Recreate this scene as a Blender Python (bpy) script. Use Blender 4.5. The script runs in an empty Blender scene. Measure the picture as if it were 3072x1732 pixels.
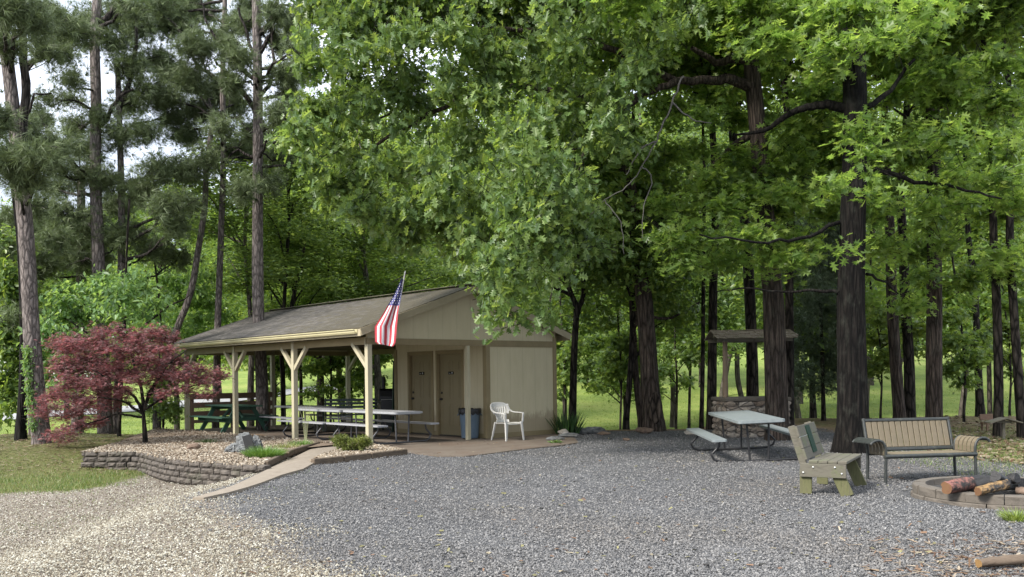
import bpy, bmesh, math, random
import numpy as np
from math import pi, sin, cos, sqrt, atan2, radians, exp
from mathutils import Vector, Matrix, Euler
random.seed(7)
rng = np.random.default_rng(11)
SC = bpy.context.scene
COL = SC.collection
# ---------------------------------------------------------------- camera model
FPX, CX, CY, ROLL, CZ = 2768.5, 1536.0, 1122.2, 0.0125, 1.549
def W(px, py, Y):
    """photograph pixel at distance Y -> point in the place"""
    a, b = px-CX, py-CY
    dx = a*cos(ROLL)-b*sin(ROLL); dy = a*sin(ROLL)+b*cos(ROLL)
    return Vector((dx/FPX*Y, Y, CZ-dy/FPX*Y))
def D(x, y, Y):
    return W(x*1.19255, y*1.19255, Y)
def sst(a, b, x):
    t = min(1.0, max(0.0, (x-a)/(b-a))); return t*t*(3-2*t)
def hgt(X, Y):
    left = sst(-3.8, -5.8, X)
    z = -0.35*left*(1-sst(17.6, 21.5, Y))
    e = 24.6 + 4.5*sst(4.5, 8.5, X) + 1.5*sst(-8, -14, X)
    z -= 1.0*sst(e, e+9, Y)
    z += (4.9-1.8*sst(-6,-20,X))*sst(40, 96, Y) + 4.5*sst(95, 165, Y)
    z += 9*sst(160, 420, Y)
    z += 0.02*sin(X*1.3+Y*0.7)*sst(3, 8, abs(X)) + 0.12*sin(X*0.11+1)*sin(Y*0.13)*sst(30, 50, Y)
    return z
def G(px, py, dz=0.0):
    """where the ray through a pixel meets the ground"""
    Y = 4.0
    while Y < 400:
        p = W(px, py, Y)
        if p.z <= hgt(p.x, p.y)+dz: break
        Y += 0.1 if Y < 60 else 0.5
    lo, hi = Y-0.5, Y
    for _ in range(20):
        m = (lo+hi)/2; p = W(px, py, m)
        if p.z <= hgt(p.x, p.y)+dz: hi = m
        else: lo = m
    p = W(px, py, hi); return Vector((p.x, p.y, hgt(p.x, p.y)))
def PZ(px,py,z):
    lo,hi=3.0,300.0
    for _ in range(60):
        m=(lo+hi)/2
        if W(px,py,m).z>z: lo=m
        else: hi=m
    return W(px,py,hi)
def GD(x, y): return G(x*1.19255, y*1.19255)

# ---------------------------------------------------------------- object helpers
def tag(o, label=None, cat=None, group=None, kind=None):
    if label: o['label'] = label
    if cat: o['category'] = cat
    if group: o['group'] = group
    if kind: o['kind'] = kind
    return o
def thing(name, label, cat, loc=(0,0,0), rz=0, group=None):
    o = bpy.data.objects.new(name, None); COL.objects.link(o)
    o.location = loc; o.rotation_euler = (0,0,rz); o.empty_display_size = .2
    return tag(o, label, cat, group)
class MB:
    """collects shapes, then links them as ONE mesh object"""
    def __init__(s): s.v=[]; s.f=[]; s.mi=[]; s.sm=[]
    def add(s, vs, fs, mi=0, smooth=False):
        b=len(s.v); s.v += [tuple(v) for v in vs]
        for f in fs: s.f.append([i+b for i in f]); s.mi.append(mi); s.sm.append(smooth)
    def box(s, c, d, rot=None, mi=0, bev=0.0):
        hx,hy,hz = d[0]/2,d[1]/2,d[2]/2
        b = min(bev, hx*.45, hy*.45, hz*.45)
        if b <= 0:
            vs=[(x*hx,y*hy,z*hz) for x in(-1,1) for y in(-1,1) for z in(-1,1)]
            fs=[(0,1,3,2),(4,6,7,5),(0,4,5,1),(2,3,7,6),(0,2,6,4),(1,5,7,3)]
        else:
            bm=bmesh.new(); bmesh.ops.create_cube(bm,size=1)
            for v in bm.verts: v.co=Vector((v.co.x*2*hx,v.co.y*2*hy,v.co.z*2*hz))
            bmesh.ops.bevel(bm,geom=bm.edges[:],offset=b,segments=1,affect='EDGES')
            bm.verts.index_update(); vs=[v.co.copy() for v in bm.verts]; fs=[[v.index for v in f.verts] for f in bm.faces]; bm.free()
        R = rot if rot is not None else Matrix.Identity(3)
        if not isinstance(R, Matrix): R = Euler(R).to_matrix()
        s.add([R@Vector(v)+Vector(c) for v in vs], fs, mi)
    def span(s, a, b, mi=0, bev=0.0):
        a=Vector(a); b=Vector(b); s.box((a+b)/2,(abs(b.x-a.x),abs(b.y-a.y),abs(b.z-a.z)),mi=mi,bev=bev)
    def bar(s, a, b, w, t, up=(0,0,1), mi=0, bev=0.0):
        """rectangular bar from a to b, w across, t along up"""
        a=Vector(a); b=Vector(b); y=(b-a); L=y.length; y.normalize()
        u=Vector(up); x=y.cross(u)
        if x.length<1e-4: x=y.cross(Vector((1,0,0)))
        x.normalize(); z=x.cross(y)
        R=Matrix((x,y,z)).transposed(); s.box((a+b)/2,(w,L,t),R,mi,bev)
    def tube(s, pts, r, n=8, mi=0, caps=True):
        pts=[Vector(p) for p in pts]; rs=r if hasattr(r,'__len__') else [r]*len(pts)
        vs=[]; fs=[]; px=None
        for i,p in enumerate(pts):
            d=(pts[min(i+1,len(pts)-1)]-pts[max(i-1,0)]).normalized()
            if px is None:
                px=d.cross(Vector((0,0,1)))
                if px.length<1e-3: px=d.cross(Vector((1,0,0)))
            px=(px-d*px.dot(d)).normalized(); py=d.cross(px)
            for k in range(n):
                a=2*pi*k/n; vs.append(p+px*cos(a)*rs[i]+py*sin(a)*rs[i])
        for i in range(len(pts)-1):
            for k in range(n):
                fs.append((i*n+k,i*n+(k+1)%n,(i+1)*n+(k+1)%n,(i+1)*n+k))
        s.add(vs,fs,mi,True)
        if caps: s.add(vs[:n],[list(range(n))[::-1]],mi); s.add(vs[-n:],[list(range(n))],mi)
    def lathe(s, prof, c=(0,0,0), n=24, mi=0):
        vs=[];fs=[]
        for r,z in prof:
            for k in range(n): a=2*pi*k/n; vs.append((c[0]+r*cos(a),c[1]+r*sin(a),c[2]+z))
        for i in range(len(prof)-1):
            for k in range(n): fs.append((i*n+k,i*n+(k+1)%n,(i+1)*n+(k+1)%n,(i+1)*n+k))
        s.add(vs,fs,mi,True)
    def prism(s, poly, z0, z1, mi=0):
        """poly: list of (x,y); may be concave"""
        n=len(poly); vs=[(p[0],p[1],z0) for p in poly]+[(p[0],p[1],z1) for p in poly]
        fs=[list(range(n))[::-1],[n+i for i in range(n)]]+[(i,(i+1)%n,n+(i+1)%n,n+i) for i in range(n)]
        s.add(vs,fs,mi)
    def rock(s, c, d, seed=0, mi=0, sub=2, rough=.22, rz=0):
        bm=bmesh.new(); bmesh.ops.create_icosphere(bm,subdivisions=sub,radius=1)
        rr=random.Random(seed); pl=[(Vector((rr.uniform(-1,1),rr.uniform(-1,1),rr.uniform(-.6,1))).normalized(),rr.uniform(.55,.85)) for _ in range(9)]
        for v in bm.verts:
            p=v.co.copy()
            for nrm,dd in pl:
                k=p.dot(nrm)-dd
                if k>0: p-=nrm*k*.9
            p*=1+rr.uniform(-rough,rough)*.25
            q=Vector((p.x*d[0]/2,p.y*d[1]/2,p.z*d[2]/2))
            v.co=Vector((q.x*cos(rz)-q.y*sin(rz),q.x*sin(rz)+q.y*cos(rz),q.z))+Vector(c)
        bm.verts.index_update(); s.add([v.co.copy() for v in bm.verts],[[v.index for v in f.verts] for f in bm.faces],mi); bm.free()
    def build(s, name, mats, parent=None, smooth_all=False):
        me=bpy.data.meshes.new(name); me.from_pydata([tuple(v) for v in s.v],[],s.f)
        mats=mats if isinstance(mats,(list,tuple)) else [mats]
        for m in mats: me.materials.append(m)
        me.polygons.foreach_set('material_index',s.mi)
        me.polygons.foreach_set('use_smooth',[True]*len(s.f) if smooth_all else s.sm)
        me.update(); o=bpy.data.objects.new(name,me); COL.objects.link(o)
        if parent: o.parent=parent
        return o
def npmesh(name, V, polys, cols=None, mats=(), parent=None, smooth=False):
    """V (n,3); polys list of (m,k) index arrays; cols (n,3) per vertex"""
    me=bpy.data.meshes.new(name); me.vertices.add(len(V)); me.vertices.foreach_set('co',np.ascontiguousarray(V,np.float32).ravel())
    loops=np.concatenate([p.ravel() for p in polys]).astype(np.int32)
    cnt=np.concatenate([np.full(len(p),p.shape[1],np.int32) for p in polys])
    st=np.concatenate([[0],np.cumsum(cnt)[:-1]]).astype(np.int32)
    me.loops.add(len(loops)); me.loops.foreach_set('vertex_index',loops)
    me.polygons.add(len(cnt)); me.polygons.foreach_set('loop_start',st); me.polygons.foreach_set('loop_total',cnt)
    me.polygons.foreach_set('use_smooth',np.full(len(cnt),smooth))
    me.update(calc_edges=True)
    if cols is not None:
        a=me.attributes.new('col','FLOAT_COLOR','POINT'); c=np.ones((len(V),4),np.float32); c[:,:3]=cols; a.data.foreach_set('color',c.ravel())
    for m in (mats if isinstance(mats,(list,tuple)) else [mats]): me.materials.append(m)
    o=bpy.data.objects.new(name,me); COL.objects.link(o)
    if parent: o.parent=parent
    return o
def soup(tv, tf, P, R, S, C):
    """copies of a template: tv (k,3), tf list of index arrays (m,j); P (n,3) R (n,3,3) S (n,) or (n,3) C (n,3)"""
    n=len(P); k=len(tv); S=np.asarray(S,float)
    if S.ndim==1: S=S[:,None].repeat(3,1)
    loc=tv[None]*S[:,None,:]; V=np.einsum('nij,nkj->nki',R,loc)+P[:,None,:]
    off=(np.arange(n)*k)
    F=[(f[None]+off[:,None,None]).reshape(-1,f.shape[1]) for f in tf]
    return V.reshape(-1,3),F,np.repeat(C,k,0)
def unit(a): return a/np.maximum(np.linalg.norm(a,axis=-1,keepdims=True),1e-9)
def frames(Y, Z):
    """rotation with local y along Y, local z near Z"""
    y=unit(Y); x=unit(np.cross(y,Z)); z=np.cross(x,y)
    return np.stack([x,y,z],-1)

# ---------------------------------------------------------------- materials
def newmat(name):
    m=bpy.data.materials.new(name); m.use_nodes=True; nt=m.node_tree
    for n in list(nt.nodes): nt.nodes.remove(n)
    return m,nt
def N(nt,t,**kw):
    n=nt.nodes.new(t)
    for k,v in kw.items():
        if k in('operation','blend_type','data_type','noise_dimensions','feature','attribute_name','distance','wave_type','bands_direction','musgrave_type','interpolation','rings_direction','attribute_type'): setattr(n,k,v)
        else: n.inputs[k].default_value=v
    return n
def ramp(nt,fac,stops):
    r=nt.nodes.new('ShaderNodeValToRGB'); e=r.color_ramp.elements
    while len(e)<len(stops): e.new(.5)
    for i,(p,c) in enumerate(stops): e[i].position=p; e[i].color=(c[0],c[1],c[2],1)
    nt.links.new(fac,r.inputs[0]); return r.outputs[0]
def coords(nt,scale=(1,1,1),kind='Object'):
    tc=nt.nodes.new('ShaderNodeTexCoord'); mp=nt.nodes.new('ShaderNodeMapping'); mp.inputs['Scale'].default_value=scale
    nt.links.new(tc.outputs[kind],mp.inputs[0]); return mp.outputs[0]
def out(nt,sh):
    o=nt.nodes.new('ShaderNodeOutputMaterial'); nt.links.new(sh,o.inputs[0])
def mixc(nt,f,a,b,bt='MIX'):
    m=nt.nodes.new('ShaderNodeMix'); m.data_type='RGBA'; m.blend_type=bt
    for s,i in((f,0),(a,6),(b,7)):
        if isinstance(s,(int,float)): m.inputs[i].default_value=s
        elif isinstance(s,tuple): m.inputs[i].default_value=(*s,1)
        else: nt.links.new(s,m.inputs[i])
    return m.outputs[2]
def pbsdf(nt,col,rough=.7,bump=None,bs=.3,bd=.01,metal=0,spec=.5):
    p=nt.nodes.new('ShaderNodeBsdfPrincipled')
    if isinstance(col,tuple): p.inputs['Base Color'].default_value=(*col,1)
    else: nt.links.new(col,p.inputs['Base Color'])
    if isinstance(rough,(int,float)): p.inputs['Roughness'].default_value=rough
    else: nt.links.new(rough,p.inputs['Roughness'])
    p.inputs['Metallic'].default_value=metal; p.inputs['Specular IOR Level'].default_value=spec
    if bump is not None:
        b=nt.nodes.new('ShaderNodeBump'); b.inputs['Strength'].default_value=bs; b.inputs['Distance'].default_value=bd
        nt.links.new(bump,b.inputs['Height']); nt.links.new(b.outputs[0],p.inputs['Normal'])
    return p.outputs[0]
def M_(name,c1,c2,scale=(6,6,6),ns=4,rough=.7,bs=.3,bd=.01,metal=0,spec=.5,c3=None,detail=6,dirt=None):
    """noise-varied colour + bump"""
    m,nt=newmat(name); co=coords(nt,scale)
    n=N(nt,'ShaderNodeTexNoise',Scale=ns,Detail=detail,Roughness=.65); nt.links.new(co,n.inputs['Vector'])
    st=[(.3,c1),(.7,c2)] if c3 is None else [(.25,c1),(.5,c2),(.78,c3)]
    c=ramp(nt,n.outputs[0],st)
    if dirt:
        co2=coords(nt,(1,1,1)); n2=N(nt,'ShaderNodeTexNoise',Scale=dirt[1],Detail=5,Roughness=.7); nt.links.new(co2,n2.inputs['Vector'])
        f=ramp(nt,n2.outputs[0],[(dirt[2],(0,0,0)),(dirt[2]+.2,(dirt[3],)*3)]); c=mixc(nt,f,c,dirt[0])
    out(nt,pbsdf(nt,c,rough,n.outputs[0],bs,bd,metal,spec)); return m
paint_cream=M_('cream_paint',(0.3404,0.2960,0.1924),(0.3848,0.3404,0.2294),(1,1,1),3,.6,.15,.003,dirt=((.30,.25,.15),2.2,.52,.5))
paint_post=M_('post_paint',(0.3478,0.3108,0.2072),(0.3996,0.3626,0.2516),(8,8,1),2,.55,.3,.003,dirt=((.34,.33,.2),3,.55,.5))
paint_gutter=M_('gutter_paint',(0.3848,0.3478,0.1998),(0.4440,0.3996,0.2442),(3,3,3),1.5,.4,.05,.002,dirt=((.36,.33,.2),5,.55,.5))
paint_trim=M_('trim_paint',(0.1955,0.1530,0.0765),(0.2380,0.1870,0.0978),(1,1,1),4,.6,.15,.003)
paint_wall=M_('wall_paint',(.36,.33,.22),(.41,.375,.255),(1,1,.3),3,.7,.1,.003,dirt=((.2,.17,.1),1.5,.55,.5))
paint_door=M_('door_paint',(0.1880,0.1520,0.0800),(0.2080,0.1680,0.0920),(1,1,1),3,.5,.08,.002)
paint_fascia=M_('fascia_paint',(0.3060,0.2635,0.1700),(0.3570,0.3060,0.2040),(1,1,1),5,.6,.15,.003,dirt=((.2,.16,.1),3,.55,.5))
soffit_wood=M_('roof_underside_wood',(.16,.135,.09),(.22,.185,.12),(1,1,1),5,.8,.2,.004)
black_metal=M_('black_metal',(.008,.008,.009),(.018,.018,.019),(5,5,5),4,.45,.1,.002)
grey_tube=M_('dark_grey_tube',(.035,.036,.04),(.075,.075,.08),(8,8,8),5,.45,.1,.002)
plas_grey=M_('grey_plastic_top',(0.1480,0.1702,0.1739),(0.1998,0.2220,0.2220),(3,3,3),6,.45,.12,.002,dirt=((.2,.23,.22),4,.6,.5))
plas_light=M_('light_grey_plastic_top',(0.2605,0.2664,0.2782),(0.3138,0.3197,0.3315),(3,3,3),6,.4,.1,.002,dirt=((.3,.3,.3),4,.58,.5))
plas_white=M_('white_plastic',(0.4884,0.4810,0.4514),(0.5328,0.5254,0.4958),(4,4,4),4,.38,.05,.001,dirt=((.55,.52,.42),6,.58,.4))
green_paint=M_('green_table_paint',(0.0163,0.0629,0.0407),(0.0333,0.0962,0.0629),(3,3,3),8,.55,.25,.003,dirt=((.10,.11,.07),5,.56,.6))
brown_board=M_('brown_board',(.11,.065,.04),(.19,.12,.08),(2,2,12),5,.75,.4,.004)
grey_wood=M_('weathered_grey_wood',(0.0408,0.0373,0.0270),(0.1089,0.0999,0.0755),(3,20,20),2.2,.85,.5,.005,c3=(0.0681,0.0626,0.0428),dirt=((.09,.12,.035),3,.5,.6))
mossy_wood=M_('mossy_leg_wood',(0.0488,0.0540,0.0198),(0.0975,0.0972,0.0405),(20,20,2.5),2,.85,.5,.005,c3=(0.0675,0.0612,0.0360))
pale_wood=M_('pale_slat_wood',(0.0884,0.0698,0.0395),(0.1350,0.1094,0.0698),(18,18,2),2.5,.7,.35,.003,c3=(0.1070,0.0884,0.0605),dirt=((.09,.08,.05),4,.5,.6))
dark_green_metal=M_('dark_green_metal',(.012,.03,.022),(.025,.05,.035),(5,5,5),4,.45,.1,.002)
bench_metal=M_('bench_metal',(0.0128,0.0160,0.0144),(0.0320,0.0352,0.0320),(5,5,5),4,.5,.15,.002,dirt=((.12,.12,.09),6,.58,.6))
blue_can=M_('blue_grey_can',(.075,.12,.17),(.13,.18,.23),(3,3,1),3,.5,.1,.003,dirt=((.3,.33,.35),5,.6,.5))
liner=M_('black_liner',(.006,.006,.007),(.02,.02,.022),(10,10,10),4,.35,.6,.02)
steel=M_('bolt_steel',(.45,.45,.42),(.6,.6,.56),(8,8,8),4,.35,.1,.001,metal=.7)
concrete=M_('slab_concrete',(0.0781,0.0589,0.0431),(0.1172,0.0921,0.0688),(1,1,1),2.2,.85,.3,.006,c3=(0.1368,0.1170,0.0912),detail=9,dirt=((.10,.062,.04),.9,.5,.7))
walk_conc=M_('walk_concrete',(0.1554,0.1258,0.0962),(0.2146,0.1813,0.1406),(1,1,1),2.5,.85,.3,.006,c3=(0.1258,0.0999,0.0740),detail=9,dirt=((.17,.14,.10),1.3,.52,.6))
block_stone=M_('wall_block_stone',(0.0299,0.0250,0.0218),(0.0707,0.0598,0.0490),(1,1,1.6),9,.9,.8,.02,c3=(0.1600,0.1360,0.1120),detail=8,dirt=((.05,.06,.03),3,.55,.5))
pit_stone=M_('pit_block_stone',(0.0508,0.0432,0.0346),(0.1068,0.0915,0.0737),(1,1,1),7,.9,.8,.016,c3=(0.0763,0.0686,0.0559),detail=9,dirt=((.13,.11,.09),4,.55,.5))
timber=M_('edging_timber',(.055,.04,.028),(.14,.105,.07),(3,3,12),3,.9,.7,.01)
grey_rock=M_('grey_rock',(.025,.026,.028),(.12,.125,.125),(1,1,1.6),9,.85,1,.05,c3=(.26,.27,.26),detail=12,dirt=((.10,.08,.055),5,.52,.7))
brown_rock=M_('brown_rock',(.07,.045,.03),(.20,.14,.10),(1,1,1),8,.85,.9,.02,detail=9)
pale_rock=M_('pale_rock',(.25,.22,.18),(.5,.46,.40),(1,1,1),7,.85,.7,.02,detail=9)
char=M_('charred_wood',(.004,.004,.004),(.022,.02,.02),(8,30,30),2,.6,.9,.01)
ash=M_('fire_ash',(.015,.014,.013),(.075,.07,.065),(14,14,14),5,.95,1,.03)
fresh_wood=M_('split_wood',(0.1554,0.0814,0.0240),(0.2146,0.1258,0.0444),(3,26,26),2,.6,.4,.004,c3=(0.1850,0.0999,0.0333))
red_wood=M_('reddish_split_log',(0.2176,0.0518,0.0388),(0.2590,0.1865,0.1450),(14,14,14),2,.7,.4,.006,c3=(0.1850,0.1258,0.0962))
log_end=M_('log_end',(0.1554,0.0888,0.0370),(0.1258,0.0518,0.0259),(9,9,9),4,.7,.3,.004)
bark_chip=M_('fallen_stick',(0.0734,0.0505,0.0321),(0.1376,0.1009,0.0688),(4,30,30),2,.85,.6,.006)
shingle_wood=M_('grey_cedar_shingle',(.09,.075,.055),(.20,.17,.125),(18,3,6),2.5,.9,.6,.008,dirt=((.07,.085,.03),3,.5,.7))
log_post=M_('peeled_log_post',(0.1539,0.1095,0.0681),(0.1954,0.1450,0.0947),(8,8,1.5),2.5,.7,.25,.004)
house_white=M_('white_siding',(.70,.71,.72),(.78,.79,.80),(1,1,1),3,.6,.1,.002)
asphalt_far=M_('pale_road',(.24,.24,.25),(.30,.30,.30),(1,1,1),1,.8,.1,.002)
glass_dark=M_('dark_glass',(.02,.025,.03),(.03,.035,.04),(1,1,1),1,.1,.0,.001)
flag_red=M_('flag_red',(0.3700,0.0259,0.0370),(0.4144,0.0370,0.0518),(6,6,6),4,.7,.1,.002)
flag_white=M_('flag_white',(0.5476,0.5180,0.5476),(0.5920,0.5698,0.5920),(6,6,6),4,.7,.1,.002)
flag_blue=M_('flag_blue',(.045,.045,.16),(.065,.065,.21),(6,6,6),4,.7,.1,.002)
sign_black=M_('sign_black',(.006,.006,.006),(.011,.011,.011),(3,3,3),3,.65,0,.001,spec=.25)
sign_white=M_('sign_white',(.7,.7,.7),(.75,.75,.75),(3,3,3),3,.5,0,.001)
plastic_green_panel=M_('green_panel',(.006,.026,.015),(.012,.04,.024),(3,3,3),6,.7,.2,.002,spec=.2)

def burnt(name,c1,c2,ax=1):
    m,nt=newmat(name); co=coords(nt,(3,26,26)); n=N(nt,'ShaderNodeTexNoise',Scale=2,Detail=7,Roughness=.7); nt.links.new(co,n.inputs['Vector'])
    c=ramp(nt,n.outputs[0],[(.3,c1),(.7,c2)]); co2=coords(nt,(1,1,1)); n2=N(nt,'ShaderNodeTexNoise',Scale=7,Detail=8,Roughness=.75); nt.links.new(co2,n2.inputs['Vector'])
    f=ramp(nt,n2.outputs[0],[(.44,(0,0,0)),(.56,(1,1,1))]); c=mixc(nt,f,c,(.012,.011,.010))
    out(nt,pbsdf(nt,c,.8,n2.outputs[0],.9,.02)); return m
burnt_yellow=burnt('half_charred_yellow_wood',(.16,.09,.03),(.27,.17,.07)); burnt_red=burnt('half_charred_red_wood',(.17,.038,.032),(.22,.13,.10))
def shingle_mat():
    m,nt=newmat('mossy_asphalt_shingles')
    co=coords(nt,(1,1,1),'UV')
    br=nt.nodes.new('ShaderNodeTexBrick'); nt.links.new(co,br.inputs['Vector'])
    for k,v in dict(Scale=1.0).items(): br.inputs[k].default_value=v
    br.inputs['Brick Width'].default_value=.30; br.inputs['Row Height'].default_value=.135; br.inputs['Mortar Size'].default_value=.007; br.inputs['Bias'].default_value=0
    br.inputs['Color1'].default_value=(.06,.056,.052,1); br.inputs['Color2'].default_value=(.125,.117,.108,1); br.inputs['Mortar'].default_value=(.03,.028,.025,1)
    n1=N(nt,'ShaderNodeTexNoise',Scale=14,Detail=8,Roughness=.7); nt.links.new(co,n1.inputs['Vector'])
    c=mixc(nt,.75,br.outputs[0],ramp(nt,n1.outputs[0],[(.3,(.45,.45,.45)),(.7,(1.25,1.22,1.18))]),'MULTIPLY')
    # moss grows thicker towards the building's shaded end
    at=nt.nodes.new('ShaderNodeAttribute'); at.attribute_name='moss'
    mpr=nt.nodes.new('ShaderNodeMapping'); mpr.inputs['Scale'].default_value=(1.2,5.5,1); nt.links.new(co,mpr.inputs[0])
    n4=N(nt,'ShaderNodeTexNoise',Scale=3,Detail=8,Roughness=.75); nt.links.new(mpr.outputs[0],n4.inputs['Vector'])
    c=mixc(nt,.9,c,ramp(nt,n4.outputs[0],[(.32,(.45,.42,.40)),(.5,(.95,.93,.9)),(.68,(1.45,1.42,1.38))]),'MULTIPLY')
    mpm=nt.nodes.new('ShaderNodeMapping'); mpm.inputs['Scale'].default_value=(1,2.2,1); nt.links.new(co,mpm.inputs[0])
    n2=N(nt,'ShaderNodeTexNoise',Scale=1.9,Detail=11,Roughness=.8); nt.links.new(mpm.outputs[0],n2.inputs['Vector'])
    ad=N(nt,'ShaderNodeMath',operation='ADD'); nt.links.new(n2.outputs[0],ad.inputs[0]); nt.links.new(at.outputs['Fac'],ad.inputs[1])
    mf=ramp(nt,ad.outputs[0],[(.58,(0,0,0)),(.70,(.9,.9,.9))])
    n3=N(nt,'ShaderNodeTexNoise',Scale=22,Detail=6,Roughness=.7); nt.links.new(co,n3.inputs['Vector'])
    mc=ramp(nt,n3.outputs[0],[(.3,(.025,.02,.012)),(.55,(.062,.052,.028)),(.75,(.10,.09,.045))])
    c=mixc(nt,mf,c,mc)
    h=N(nt,'ShaderNodeMath',operation='ADD'); nt.links.new(n3.outputs[0],h.inputs[0]); nt.links.new(br.outputs[1],h.inputs[1])
    b=N(nt,'ShaderNodeMath',operation='MULTIPLY'); nt.links.new(h.outputs[0],b.inputs[0]); b.inputs[1].default_value=1
    out(nt,pbsdf(nt,c,.9,b.outputs[0],.6,.02)); return m
shingles=shingle_mat()
def siding_mat():
    m,nt=newmat('grooved_panel_siding')
    tc=nt.nodes.new('ShaderNodeTexCoord'); sp=nt.nodes.new('ShaderNodeSeparateXYZ'); nt.links.new(tc.outputs['Object'],sp.inputs[0])
    s=N(nt,'ShaderNodeMath',operation='ADD'); nt.links.new(sp.outputs[0],s.inputs[0]); nt.links.new(sp.outputs[1],s.inputs[1])
    md=N(nt,'ShaderNodeMath',operation='PINGPONG'); nt.links.new(s.outputs[0],md.inputs[0]); md.inputs[1].default_value=.205
    gr=ramp(nt,md.outputs[0],[(.0,(0,0,0)),(.012,(0,0,0)),(.02,(1,1,1))])
    mp=nt.nodes.new('ShaderNodeMapping'); mp.inputs['Scale'].default_value=(2,2,.5); nt.links.new(tc.outputs['Object'],mp.inputs[0])
    n=N(nt,'ShaderNodeTexNoise',Scale=2.5,Detail=7,Roughness=.65); nt.links.new(mp.outputs[0],n.inputs['Vector'])
    c=ramp(nt,n.outputs[0],[(.3,(.46,.405,.265)),(.7,(.52,.46,.31))])
    c=mixc(nt,.08,c,gr,'MULTIPLY')
    # splash-back dirt along the bottom of the wall
    st=N(nt,'ShaderNodeTexNoise',Scale=6,Detail=6,Roughness=.7); nt.links.new(mp.outputs[0],st.inputs['Vector'])
    zz=N(nt,'ShaderNodeMath',operation='MULTIPLY_ADD'); nt.links.new(st.outputs[0],zz.inputs[0]); zz.inputs[1].default_value=-.9; nt.links.new(sp.outputs[2],zz.inputs[2])
    df=ramp(nt,zz.outputs[0],[(.0,(.55,)*3),(.16,(0,0,0))])
    c=mixc(nt,df,c,(.17,.12,.07))
    out(nt,pbsdf(nt,c,.7,gr,.18,.003)); return m
siding=siding_mat()
def stone_wall_mat():
    m,nt=newmat('fieldstone_masonry'); co=coords(nt,(3.2,3.2,5.2))
    nz=N(nt,'ShaderNodeTexNoise',Scale=2,Detail=3); nt.links.new(co,nz.inputs['Vector'])
    cm=mixc(nt,.12,co,nz.outputs[1])
    v=N(nt,'ShaderNodeTexVoronoi',Scale=1.2,feature='DISTANCE_TO_EDGE'); nt.links.new(cm,v.inputs['Vector'])
    v2=N(nt,'ShaderNodeTexVoronoi',Scale=1.2); nt.links.new(cm,v2.inputs['Vector'])
    e=ramp(nt,v.outputs[0],[(.02,(0,0,0)),(.07,(1,1,1))])
    n=N(nt,'ShaderNodeTexNoise',Scale=6,Detail=8,Roughness=.7); nt.links.new(co,n.inputs['Vector'])
    sc=ramp(nt,v2.outputs[1],[(.1,(.16,.12,.09)),(.5,(.26,.215,.17)),(.9,(.36,.32,.27))])
    sc=mixc(nt,.7,sc,ramp(nt,n.outputs[0],[(.3,(.5,.5,.5)),(.7,(1.1,1.1,1.1))]),'MULTIPLY')
    c=mixc(nt,e,(.09,.08,.07),sc)
    h=mixc(nt,.3,e,n.outputs[0])
    out(nt,pbsdf(nt,c,.9,h,.9,.04)); return m
fieldstone=stone_wall_mat()
def bark_mat(name,c1,c2,c3,sc=(16,16,3.0),bd=.03,lich=None,lo=.10,er=(.02,.16,.34)):
    m,nt=newmat(name); co=coords(nt,sc)
    n0=N(nt,'ShaderNodeTexNoise',Scale=.8,Detail=3); nt.links.new(co,n0.inputs['Vector'])
    cm=mixc(nt,.25,co,n0.outputs[1])
    v=N(nt,'ShaderNodeTexVoronoi',Scale=1.0,feature='DISTANCE_TO_EDGE'); nt.links.new(cm,v.inputs['Vector'])
    n=N(nt,'ShaderNodeTexNoise',Scale=2.5,Detail=9,Roughness=.75); nt.links.new(co,n.inputs['Vector'])
    c=ramp(nt,n.outputs[0],[(.3,c1),(.5,c2),(.72,c3)])
    e=ramp(nt,v.outputs[0],[(er[0],(lo,lo,lo)),(er[1],(.8,.8,.8)),(er[2],(1.3,1.3,1.3))])
    c=mixc(nt,.95,c,e,'MULTIPLY')
    if lich:
        c2_=coords(nt,(2,2,1.2)); n2=N(nt,'ShaderNodeTexNoise',Scale=2,Detail=8,Roughness=.75); nt.links.new(c2_,n2.inputs['Vector'])
        f=ramp(nt,n2.outputs[0],[(.52,(0,0,0)),(.68,(lich[3],)*3)]); c=mixc(nt,f,c,lich[:3])
    h=mixc(nt,.35,e,n.outputs[0])
    out(nt,pbsdf(nt,c,.95,h,1,bd,spec=.2)); return m
bark_oak=bark_mat('dark_oak_bark',(0.0030,0.0025,0.0022),(0.0080,0.0065,0.0055),(0.0185,0.0154,0.0133),lich=(.07,.075,.06,.25),sc=(17,17,1.9),lo=.18)
bark_oak2=bark_mat('brown_oak_bark',(0.0233,0.0174,0.0146),(0.0611,0.0465,0.0378),(0.1238,0.0991,0.0815),lich=(.10,.105,.085,.25),sc=(17,17,1.9),lo=.25,er=(.0,.12,.34))
bark_pine=bark_mat('pine_bark',(.075,.061,.056),(.15,.128,.118),(.24,.21,.195),(15,15,4.5),.03,lo=.4,er=(.0,.10,.3))
branch_pine=bark_mat('pine_branch_bark',(.018,.015,.013),(.045,.038,.034),(.08,.07,.063))
bark_mid=bark_mat('hazed_trunk_bark',(.04,.034,.028),(.085,.073,.06),(.14,.125,.105),(9,9,2),.02,lo=.5)  # bark made lighter so the far trunks carry haze in their colour
bark_far=bark_mat('thin_tree_bark',(0.0152,0.0122,0.0106),(0.0365,0.0305,0.0244),(0.0761,0.0639,0.0548),(12,12,3),.02)
twig_pale=M_('pale_dead_branch',(.05,.045,.04),(.12,.11,.10),(9,9,9),3,.9,.5,.005)

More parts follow.
